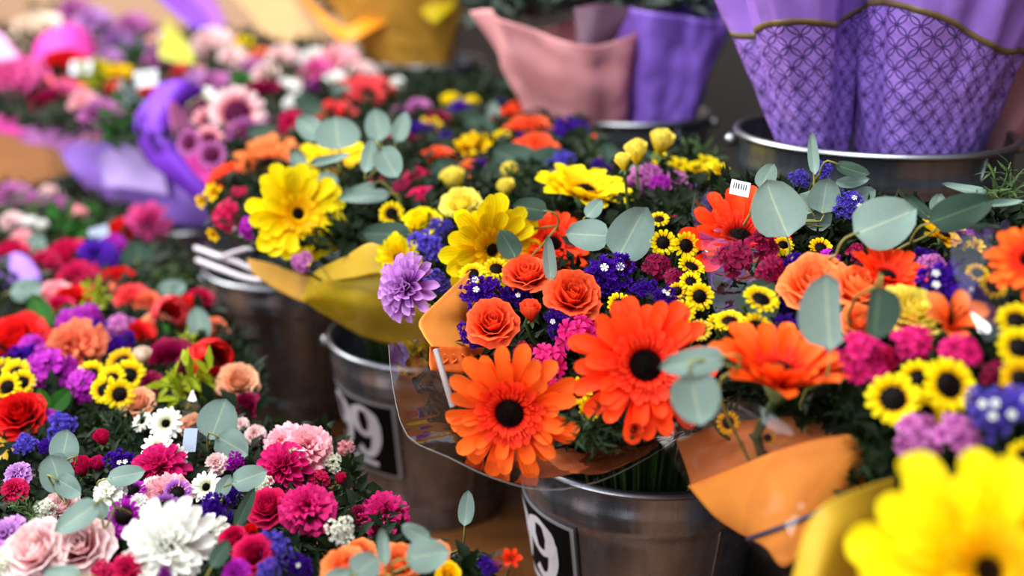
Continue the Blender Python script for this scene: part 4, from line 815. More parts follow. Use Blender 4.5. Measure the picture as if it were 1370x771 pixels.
# ------------------------------------------------------------------ flowers: kind x y radius colour nx ny depth_offset | label
SPEC_M = '''
gerbera 683 550 88 orange -.12 -.18 -.03 | bright orange gerbera with dark centre hanging lowest over the film wrapper
gerbera 862 491 98 redorange .02 .22 -.03 | largest red-orange gerbera with black centre touching the pair of eucalyptus leaves
gerbera 1042 510 102 orange .06 .90 -.02 rise=34 | orange gerbera seen from the side on a thick pale stem
gerbera 988 324 76 redorange -.12 .55 .03 rise=20 | orange gerbera standing sideways above the burgundy dianthus
gerbera 738 330 54 redorange .15 .55 .03 rise=14 | red-orange gerbera half hidden under eucalyptus above the small roses
gerbera 1185 374 54 redorange .1 .80 .0 rise=30 | red-orange gerbera behind the pair of soft orange roses
gerbera 1378 350 54 orange -.45 .4 -.06 rise=10 | orange gerbera cut off by the frame edge beside the film flap
gerbera 397 287 66 yellow .42 .05 -.04 rise=8 disc=y | bright yellow gerbera tilted sideways over the pale ribbon
gerbera 655 333 74 yellow .42 -.22 -.02 rise=10 disc=y | yellow gerbera drooping above the tan paper sleeve
gerbera 782 262 66 yellow .18 .88 .0 rise=14 | yellow gerbera seen edge-on near the middle of the bouquets
gerbera 450 226 54 yellow .05 .75 .03 rise=14 | yellow gerbera behind the long eucalyptus leaves
gerbera 1315 764 160 yellow -.02 .24 -.06 disc=y | very large yellow gerbera in the bottom corner
gerbera 536 346 34 yellow -.35 -.30 .03 rise=8 | yellow gerbera petals peeping over the lilac chrysanthemum
gerbera 1262 318 36 deepyellow .2 .75 .02 rise=20 | golden yellow gerbera beside the dark green leaf by the film flap
gerbera 360 222 46 softorange -.1 .55 .05 rise=16 | blurred soft orange gerbera above the tilted yellow one
gerbera 302 240 26 redorange -.4 .6 .04 rise=16 | small blurred red-orange gerbera beside the hot pink lining
gerbera 935 238 30 yellow .1 .85 .06 rise=24 | small yellow gerbera in front of the wide metal bucket
gerbera 492 126 34 coralred .1 .6 .0 rise=10 | blurred coral red gerbera behind the small round eucalyptus leaf
rose 658 428 33 roseorange -.06 .28 -.04 | open orange rose in front of the tan paper sleeve
rose 768 391 36 roseorange .05 .24 -.04 | open orange rose between the two dark purple statice sprigs
rose 705 361 30 roseorange -.05 .50 -.03 | orange rose behind the narrow upright eucalyptus leaf
bud 710 414 19 roseorange -.05 .86 -.05 | small orange rosebud between two open orange roses
rose 1092 374 46 softorange -.22 .50 -.02 | soft orange rose behind the big pale eucalyptus leaf
rose 1153 378 38 softorange .15 .55 -.02 | soft orange rose above the dark cut leaf
rose 1152 428 26 softorange .1 .3 -.01 | small soft orange rose tucked under the dark cut leaf
bud 849 574 14 roseorange 0 .1 -.03 | tiny orange bud under the largest gerbera
rose 694 150 22 roseorange 0 .6 .02 | blurred orange rose uppermost of three by the pink wrap
rose 710 172 27 roseorange .1 .5 .0 | blurred orange rose in the middle of three by the pink wrap
rose 718 198 30 roseorange .1 .85 .0 | flat blurred orange rose lowest of three above the dark leaves
rose 578 212 24 roseorange -.3 .5 .02 | blurred orange rose below the small purple statice by the upright leaves
rose 633 222 17 softorange 0 .6 .02 | small blurred orange rose beside the yellow rosebud
rose 790 186 11 roseorange 0 .5 .03 | tiny orange bloom in front of the metal bucket with pink paper
rose 530 305 10 softorange .2 .3 .03 | tiny orange bloom beside the yellow daisy with black centre
bud 886 188 19 lightyellow .1 .86 -.22 | pale yellow rosebud standing highest before the wide metal bucket
bud 851 201 18 lightyellow -.15 .86 -.22 | pale yellow rosebud just beside the highest one
bud 834 214 13 lightyellow -.2 .86 -.22 | smaller yellow rosebud lowest of the cluster of three
bud 606 240 20 lightyellow -.15 .86 -.01 | pale yellow rosebud above the open yellow rose
rose 616 268 25 lightyellow -.1 .4 -.01 | pale yellow rose opening above the drooping gerbera
bud 682 229 14 lightyellow 0 .86 .0 | yellow rosebud behind dark green needles
bud 676 250 16 lightyellow -.1 .86 -.01 | yellow rosebud just below another among dark needles
bud 603 136 15 yellow 0 .86 .0 | blurred yellow bud over purple statice by the far metal bucket
bud 630 138 12 yellow .1 .86 .0 | smaller blurred yellow bud beside a purple statice
rose 1222 410 40 lightyellow .1 .45 -.01 | open yellow rose behind the magenta dianthus heads
rose 562 292 24 yellow -.1 .5 .0 | yellow rose behind the violet statice
rose 432 212 10 deepyellow 0 .4 .02 | little golden bloom beside the long eucalyptus leaves
lily 1272 432 52 softorange .08 .70 -.02 | open orange alstroemeria behind the magenta dianthus
lily 1208 436 24 softorange -.2 .6 .0 | small orange alstroemeria under the yellow rose
lily 640 195 18 deepyellow 0 .4 .0 | golden alstroemeria under the broad dark leaf
lily 622 200 17 deepyellow -.2 .4 .01 | golden alstroemeria beside the purple statice at the back
lily 886 219 16 yellow 0 .7 .02 | yellow alstroemeria under the pale yellow rosebuds
lily 908 224 14 yellow .1 .7 .02 | yellow alstroemeria between rosebuds and small yellow gerbera
lily 287 258 16 deepyellow -.4 .3 -.02 | golden alstroemeria dangling over the lilac tissue
lily 272 268 12 deepyellow -.5 -.2 -.03 | small golden alstroemeria hanging by the ribbon end
lily 287 312 12 deepyellow -.5 -.5 -.01 | golden petals hanging below the pale ribbon
mum 546 386 48 lilac -.50 .15 -.05 | lilac chrysanthemum over the yellow paper wrap
daisy 524 286 16 yellow 0 .25 .0 | single yellow daisy with black centre behind a curled eucalyptus stem
daisy 887 325 17 yellow -.05 .2 -.01 | yellow black-centred daisy beside the burgundy dianthus
daisy 918 329 18 yellow .25 .1 -.01 | yellow black-centred daisy tilted beside its twin
daisy 882 294 13 yellow -.1 .7 .0 | yellow daisy seen edge-on above the twin daisies
daisy 925 357 18 yellow .25 .75 -.01 | flat yellow daisy just under the twin daisies
daisy 632 367 17 yellow -.1 .6 -.03 | yellow daisy over the tan paper sleeve edge
daisy 664 360 17 yellow .1 .6 -.03 | yellow daisy beside another above dark purple statice
daisy 936 397 18 yellow .05 .15 -.02 | yellow daisy with big dark centre behind film
daisy 924 377 14 yellow 0 .5 -.02 | yellow daisy partly under film above its neighbours
daisy 914 418 16 yellow -.3 .1 -.02 | yellow daisy under film next to the largest gerbera
daisy 906 390 12 deepyellow -.3 .3 .0 | small golden daisy under film beside the purple statice
daisy 937 442 14 lightyellow .1 .1 -.01 | pale yellow daisy half under film above the largest gerbera
daisy 1018 401 23 yellow .15 .70 -.05 | yellow daisy tilted flat over a round dark leaf
daisy 976 430 20 yellow -.1 .80 -.03 | yellow daisy seen edge-on above the side-on gerbera
daisy 1012 437 20 yellow .1 .65 -.03 | yellow daisy with dark centre over the side-on gerbera
daisy 1048 328 13 yellow 0 .6 .0 | yellow daisy below the petiole of the big leaf
daisy 1048 350 15 yellow -.4 .2 .0 | yellow daisy beside the soft orange roses
daisy 1098 332 15 deepyellow 0 .5 .02 | golden daisy among film above the orange roses
daisy 1195 534 33 yellow -.25 .30 -.03 | yellow daisy with purple-brown centre at the edge of a trio
daisy 1230 508 26 yellow 0 .45 -.01 | yellow daisy topmost of the trio by the magenta dianthus
daisy 1269 516 35 yellow .15 .25 -.03 | broadest yellow daisy of the trio facing up
daisy 1236 556 28 yellow .1 -.1 -.01 | lowest yellow daisy below the trio
daisy 1360 430 25 yellow -.1 .5 -.03 | yellow daisy highest of the stack at the frame edge
daisy 1364 466 28 yellow -.1 .4 -.03 | yellow daisy second in the stack at the frame edge
daisy 1366 508 26 deepyellow -.1 .3 -.03 | golden daisy third in the stack at the frame edge
daisy 1372 612 22 yellow -.2 .3 -.03 | yellow bloom at the frame edge below the violet statice
daisy 1308 366 15 deepyellow 0 .6 .0 | golden daisy behind the glinting film flap
daisy 1328 384 18 deepyellow .1 .5 .0 | golden daisy lower behind the film flap
daisy 974 566 15 deepyellow .1 .1 .04 | small dark golden daisy seen through amber film
daisy 1027 586 10 deepyellow .1 .1 .03 | tiny golden daisy by the thick pale stem behind film
daisy 773 524 18 yellow -.2 .1 .0 | yellow daisy between the two big orange gerberas
daisy 790 548 15 yellow .1 -.2 .0 | yellow daisy above the dark green needles
daisy 828 407 15 yellow 0 .3 .0 | small yellow star-like daisy above the largest gerbera
daisy 673 190 14 yellow .1 .3 .01 | small blurred yellow daisy beside the broad dark leaf
daisy 960 432 14 yellow 0 .7 .0 | yellow daisy beside film over the largest gerbera
statice 816 364 40 purple .05 .35 -.02 dots=2 | biggest dark purple statice sprig beside the round eucalyptus leaves
statice 642 391 31 purple -.1 .4 -.03 dots=2 | dark purple statice above the open rose by the tan sleeve
statice 690 393 24 purple .1 .4 .0 dots=1 | dark purple statice behind the small rosebud
statice 630 446 22 purple -.2 .1 -.02 | dark purple statice hanging beside the tan sleeve
statice 747 433 25 purple 0 .3 -.02 dots=2 | dark purple statice below the open rose with white florets
statice 891 398 20 purple .1 .3 -.02 dots=2 | dark purple statice dotted white above the largest gerbera
statice 864 384 18 purple 0 .4 .0 | small dark purple statice beside the white-dotted one
statice 764 183 32 purple .1 .4 .02 | blurred purple statice in front of the pink wrap's bucket
statice 754 218 20 violet 0 .4 .02 | blurred violet statice under the purple one at the back
statice 618 148 22 purple 0 .7 .02 | blurred purple statice under the yellow buds
statice 594 192 18 purple -.1 .4 .01 | blurred purple statice beside golden alstroemeria
statice 672 143 15 purple 0 .5 .03 | blurred purple statice beside the uppermost orange rose
statice 642 220 11 purple 0 .5 .0 | tiny purple statice by a small orange rose
statice 1262 377 37 purple -.1 .45 -.01 dots=2 | dark purple statice behind film beside the yellow rose
statice 1298 392 26 purple .1 .35 -.01 dots=1 | dark purple statice under the film flap
statice 1064 350 18 purple 0 .4 -.01 | dark purple statice touching the soft orange rose
statice 1054 436 25 purple -.1 .2 .0 | dark purple statice beside the big pale cut leaf
statice 1048 402 18 purple 0 .2 .02 | dark purple statice behind the flat yellow daisy
statice 568 326 26 violet -.15 .3 -.02 | violet blue statice above the lilac chrysanthemum
statice 590 302 17 violet .1 .4 -.01 | violet blue statice beside the drooping yellow gerbera
statice 584 380 20 violet .1 0 .0 | violet statice beside the lilac chrysanthemum's petals
statice 1138 274 26 violet 0 .35 -.03 dots=2 | violet statice between the two biggest eucalyptus leaves
statice 1101 226 13 violet 0 .4 .01 | small violet statice against the wide metal bucket
statice 1070 238 14 violet -.1 .4 .01 | small violet statice above the biggest eucalyptus leaf
statice 1330 548 42 violet -.1 .35 -.04 dots=4 | large violet statice with white florets below the film flap
statice 1372 535 30 violet -.1 .3 -.03 dots=2 | violet statice cut by the frame edge
dianthus 774 447 28 magenta .0 .25 -.01 | bright magenta dianthus head between the two largest gerberas
dianthus 733 485 24 magenta -.1 .15 -.01 | magenta dianthus head above the lowest orange gerbera
dianthus 744 517 12 magenta 0 0 .0 | small magenta dianthus touching the lowest gerbera's petals
dianthus 792 436 16 crimson 0 .3 .01 | dark magenta dianthus tucked behind a bright head
dianthus 984 343 26 burgundy -.1 .3 -.04 | burgundy dianthus head under the sideways orange gerbera
dianthus 1022 328 24 burgundy .1 .4 -.04 | burgundy dianthus head below the big leaf's petiole
dianthus 1034 360 20 burgundy .1 .2 -.03 | burgundy dianthus under film near the round dark leaf
dianthus 879 354 19 burgundy -.1 .4 .01 | burgundy dianthus under the twin yellow daisies
dianthus 904 372 16 burgundy .1 .4 .02 | dull burgundy dianthus behind film by the daisies
dianthus 1154 473 33 magenta 0 .40 -.03 | bright magenta dianthus beneath the pale cut leaf
dianthus 1104 480 24 magenta -.2 .40 -.01 | magenta dianthus beside the side-on orange gerbera
dianthus 1226 457 28 magenta .1 .45 -.02 | magenta dianthus above the yellow daisy trio
dianthus 1292 470 28 magenta .1 .45 -.02 | magenta dianthus beside the stack of edge daisies
dianthus 1188 480 18 crimson 0 .3 .0 | crimson dianthus between two magenta heads
dianthus 1178 500 13 magenta 0 .2 -.01 | small magenta dianthus hanging above the daisy trio
dianthus 1232 586 34 mauve -.1 .35 -.02 | mauve pink dianthus above the very large yellow gerbera
dianthus 1286 584 32 mauve .1 .35 -.02 | mauve pink dianthus below the violet statice
dianthus 864 243 24 mauve 0 .3 .0 | mauve pink dianthus below the highest yellow rosebud
dianthus 884 244 12 plum .2 .3 -.01 | small plum dianthus at the side of the mauve head
dianthus 1250 352 18 mauve .1 .4 .01 | mauve dianthus beside the film flap under the golden gerbera
dianthus 1215 350 14 plum 0 .4 .02 | plum dianthus under the second big eucalyptus leaf
dianthus 745 240 18 mauve 0 .5 .03 | blurred mauve dianthus behind the edge-on yellow gerbera
dianthus 556 240 18 crimson 0 .4 .03 | crimson dianthus beside the round eucalyptus trio
dianthus 578 262 15 magenta 0 .4 .02 | blurred magenta dianthus under the upright leaves
dianthus 303 288 22 crimson -.3 .1 .02 | crimson dianthus beside the pale ribbon
dianthus 318 262 16 crimson -.2 .4 .03 | blurred crimson dianthus beside the orange gerbera
dianthus 490 272 20 burgundy 0 .4 .04 | burgundy dianthus above the curled eucalyptus leaf
dianthus 328 305 13 plum -.4 0 .0 | bright plum dianthus at the yellow gerbera's edge
dianthus 404 350 14 mauve 0 .1 .03 | dim mauve dianthus below the tilted yellow gerbera
dianthus 1296 315 10 plum 0 .5 .03 | tiny plum buds above the film flap
tuft 796 574 46 dark 0 -.05 -.02 | spiky dark green needle sprig beside the lowest orange gerbera
tuft 700 245 30 dark 0 .5 .01 | dark green needle sprig in front of the yellow rosebuds
tuft 748 240 18 mid 0 .5 .03 | small green sprig by the mauve dianthus at the back
tuft 795 205 22 mid .1 .6 .03 | fresh green sprig before the metal bucket of the pink wrap
tuft 930 215 34 mid .1 .6 .05 | green needle sprig rising in front of the wide bucket
tuft 460 290 44 dark 0 .2 .02 | dense dark needles beside the tilted yellow gerbera
tuft 452 312 36 dark 0 .1 .03 | dense dark needles above the folded yellow paper
tuft 1345 250 44 mid .0 .5 -.01 | airy dark green needle sprig at the frame edge before the wide bucket
tuft 1312 270 26 mid -.2 .5 .0 | green needle sprig beside the broad dark leaf
tuft 1180 620 44 dark -.1 .1 .03 | dark green foliage beside the orange kraft cone
tuft 1150 545 40 dark -.1 .2 .03 | dark green foliage under the bright magenta dianthus
tuft 1118 700 34 dark -.3 .1 -.02 | spiky dark needles against the yellow paper sleeve
tuft 1300 640 46 dark 0 .2 .02 | dark green foliage between mauve dianthus and the very large gerbera
tuft 840 250 26 dark .1 .5 .02 | dark needles behind the edge-on yellow gerbera
tuft 1310 445 30 dark 0 .4 .02 | dark green foliage behind the alstroemeria
statice 562 176 20 purple 0 .4 .0 | blurred purple statice behind the upright round-leaf eucalyptus
rose 548 192 18 burgundy 0 .5 .02 | blurred burgundy rose behind the round-leaf eucalyptus
lily 576 172 16 deepyellow .1 .4 .01 | blurred golden alstroemeria between two purple statice sprigs
carnation 560 148 18 mauve 0 .5 .02 | blurred mauve carnation below the far metal bucket
rose 588 160 16 burgundy .1 .5 .02 | blurred wine red rose under the yellow buds
carnation 528 190 15 crimson 0 .5 .04 | blurred crimson carnation between round eucalyptus leaves
dianthus 560 264 20 crimson -.1 .4 .02 | crimson dianthus near the upright dark leaves
dianthus 536 256 18 burgundy 0 .4 .02 | burgundy dianthus above the wide dark eucalyptus leaf
dianthus 506 250 16 crimson 0 .4 .03 | crimson dianthus just above the curled eucalyptus leaf
statice 722 150 16 violet 0 .5 .03 | blurred violet statice beside the pink wrap's base
rose 660 168 13 softorange 0 .5 .03 | blurred soft orange bloom by the broad dark leaf
statice 690 188 16 purple 0 .5 .03 | blurred purple statice among the three orange roses
statice 800 225 16 purple 0 .5 .04 | purple statice behind the edge-on yellow gerbera
dianthus 820 215 16 mauve 0 .5 .04 | mauve dianthus beneath the cluster of yellow rosebuds
lily 944 222 16 yellow .1 .7 .03 | yellow alstroemeria by the wide bucket's reflection
lily 962 230 14 yellow .2 .7 .03 | yellow alstroemeria just above the white barcode tag
carnation 905 245 18 mauve 0 .6 .03 | dim mauve carnation under the yellow alstroemerias
dianthus 950 290 16 plum -.1 .4 .04 | plum dianthus behind the sideways orange gerbera
dianthus 905 300 16 burgundy 0 .4 .04 | burgundy dianthus behind the edge-on daisy
dianthus 1150 340 18 burgundy 0 .4 .03 | burgundy dianthus under the second huge eucalyptus leaf
dianthus 1112 345 16 plum 0 .4 .03 | plum dianthus above the soft orange rose pair
statice 1240 345 18 purple 0 .4 .02 | purple statice under the golden yellow gerbera
dianthus 1318 420 20 mauve 0 .4 .01 | mauve dianthus between the film flap and edge daisies
dianthus 1335 500 20 burgundy 0 .3 .01 | burgundy dianthus above the large violet statice
lily 1305 330 14 deepyellow 0 .6 .02 | small golden alstroemeria behind the film flap's top
dianthus 848 330 14 crimson 0 .4 .03 | crimson dianthus under the round eucalyptus leaf pair
dianthus 838 345 16 burgundy .1 .4 .02 | burgundy dianthus beside the biggest purple statice
dianthus 700 470 14 crimson 0 .2 .02 | dark crimson dianthus above the lowest gerbera's petals
'''
SPEC_F = '''
daisy 317 152 26 palepink .05 .2 -.10 disc=p | blurred pink daisy with magenta centre beside the bright green leaf
daisy 268 146 22 white -.2 .3 .0 disc=p | blurred white daisy inside the pink lined purple wrap
daisy 282 166 18 pink 0 .2 -.01 disc=p | blurred pink daisy below the white one in the purple wrap
daisy 254 192 16 mauve -.3 .1 .0 disc=p | blurred mauve daisy low in the purple wrap
daisy 280 188 17 pink 0 .1 .0 disc=p | blurred pink daisy lower in the purple wrap
daisy 328 182 18 mauve .2 .2 .02 disc=p | dusky mauve daisy under the pink daisy
daisy 284 208 16 mauve 0 .1 .0 disc=p | lowest dusky daisy above the hot pink lining
rose 358 128 24 burgundy .2 .4 .0 | dark burgundy rose beside the pink daisy
carnation 358 103 18 palepink 0 .6 .02 | pale pink carnation above the burgundy rose
carnation 288 116 20 mauve 0 .5 .02 | mauve carnation above the white daisy
lily 242 101 13 coralred 0 .4 .02 | small coral red bloom at the purple wrap's tip
lily 264 97 10 pink 0 .4 .02 | small pink bloom beside the coral red one
carnation 452 90 28 pink 0 .6 .0 | pink carnation behind the far eucalyptus leaf
carnation 425 98 20 hotpink 0 .5 .0 | hot pink carnation beside the pale far blooms
carnation 420 78 14 white 0 .5 .0 | blurred white bloom at the far side of the row
carnation 468 74 16 white .1 .6 .0 | blurred white bloom under the golden wrap
carnation 448 110 14 white 0 .5 -.01 | white bloom just above the round eucalyptus leaf
carnation 396 140 14 white 0 .4 .0 | small white bloom behind the long eucalyptus leaves
rose 446 150 20 coralred -.1 .5 .0 | coral red rose under the small eucalyptus leaf
rose 520 124 14 red 0 .5 .02 | blurred red rose beside the coral gerbera
rose 540 150 14 mauve 0 .5 .02 | blurred mauve rose behind the upright eucalyptus leaf
carnation 532 112 10 white 0 .5 .03 | tiny white bloom under the far metal bucket
rose 508 113 9 deepyellow 0 .5 .02 | tiny golden bloom by the coral gerbera
carnation 392 168 18 crimson 0 .4 .02 | blurred crimson bloom beside the orange gerbera
tuft 380 110 30 mid 0 .4 .04 | blurred green filler between pale pink and white blooms
rose 47 34 24 cream 0 .45 .0 | blurred cream rose at the far corner
carnation 22 112 34 hotpink 0 .4 .0 | blurred pink carnation above the hot pink tissue
carnation 100 16 20 mauve 0 .5 .0 | blurred mauve bloom at the top edge
carnation 126 34 22 lilac .1 .5 .0 | blurred lilac bloom behind the magenta tissue
carnation 158 60 20 roseviolet 0 .5 .0 | blurred purple bloom behind the lime filler
carnation 178 40 22 mauve 0 .5 .02 | blurred mauve bloom in front of the purple cone
rose 86 84 22 red 0 .4 .0 | blurred red rose under the magenta tissue
rose 66 134 20 burgundy 0 .4 .0 | dark blurred burgundy rose beside the coral tissue
carnation 134 158 24 mauve 0 .4 .0 | blurred dusty pink bloom above the lilac tissue
carnation 112 138 16 pink 0 .4 .0 | blurred pink bloom under the coral tissue
carnation 132 96 16 yellow 0 .4 .0 | blurred lime yellow bloom beside the white tag
carnation 160 101 14 deepyellow 0 .4 .0 | blurred golden bloom between the two white tags
rose 150 117 11 coralred 0 .4 .0 | blurred coral bloom by the barcode tag
rose 196 124 12 red 0 .4 -.02 | blurred red bloom under the barcode tag
rose 203 58 11 deepyellow 0 .5 .0 | blurred golden bloom beside a pink one in the far row
carnation 224 57 16 palepink 0 .5 .0 | blurred pale pink bloom beside the lime tissue
carnation 284 62 24 palepink 0 .5 .0 | blurred pale pink bloom in front of the tan kraft
rose 306 56 12 coralred 0 .5 .0 | blurred coral bud beside the pale far pink bloom
lily 326 66 14 yellow 0 .5 .0 | blurred yellow bloom under the tan kraft sleeve
rose 348 74 13 coral 0 .5 .0 | blurred coral rose behind the burgundy one
carnation 378 78 18 palepink 0 .5 .0 | blurred pale pink bloom near the golden wrap
carnation 340 95 16 mauve 0 .5 .0 | blurred dusky bloom between far pale blooms
tuft 170 172 34 broad 0 .3 .02 | blurred fresh green foliage beside the purple tissue
tuft 172 140 26 silver 0 .3 -.01 | silvery grey filler beneath the barcode tag
tuft 126 118 30 lime 0 .4 .03 | blurred lime filler under the white tags
tuft 172 72 28 broad 0 .4 .02 | blurred green foliage behind the lime tissue
tuft 60 20 22 mid 0 .4 .02 | dark blurred foliage beside the cream rose
carnation 312 82 18 palepink 0 .5 .02 | blurred pale pink carnation above the bright green leaf
rose 402 118 16 palepink 0 .5 .02 | blurred pale pink rose between far eucalyptus leaves
carnation 384 122 16 white 0 .5 .02 | blurred white carnation beside the burgundy rose
statice 416 118 14 plum 0 .5 .02 | blurred plum statice under the pink carnation
carnation 484 98 20 palepink 0 .5 .02 | blurred pale pink carnation beside the far metal bucket
rose 466 116 16 coralred 0 .5 .02 | blurred coral red rose beside the coral gerbera
carnation 250 128 16 lilac 0 .5 .04 | blurred lilac carnation at the purple wrap's lining
carnation 214 82 18 mauve 0 .5 .02 | blurred mauve carnation beside the white barcode tag
carnation 264 112 16 lilac 0 .5 .05 | blurred lilac carnation behind the white daisy
carnation 8 92 20 burgundy 0 .5 .03 | dark burgundy bloom beside the hot pink carnation
carnation 86 128 18 hotpink 0 .4 .03 | blurred hot pink bloom beside the burgundy rose
carnation 186 70 18 roseviolet 0 .5 .03 | blurred violet bloom near the golden one
carnation 146 82 16 lilac 0 .5 .03 | blurred lilac bloom behind the lime yellow one
rose 366 170 16 mauve 0 .5 .03 | blurred dusky rose above the orange gerbera
statice 348 196 14 purple 0 .5 .02 | blurred purple statice just above the orange gerbera
'''
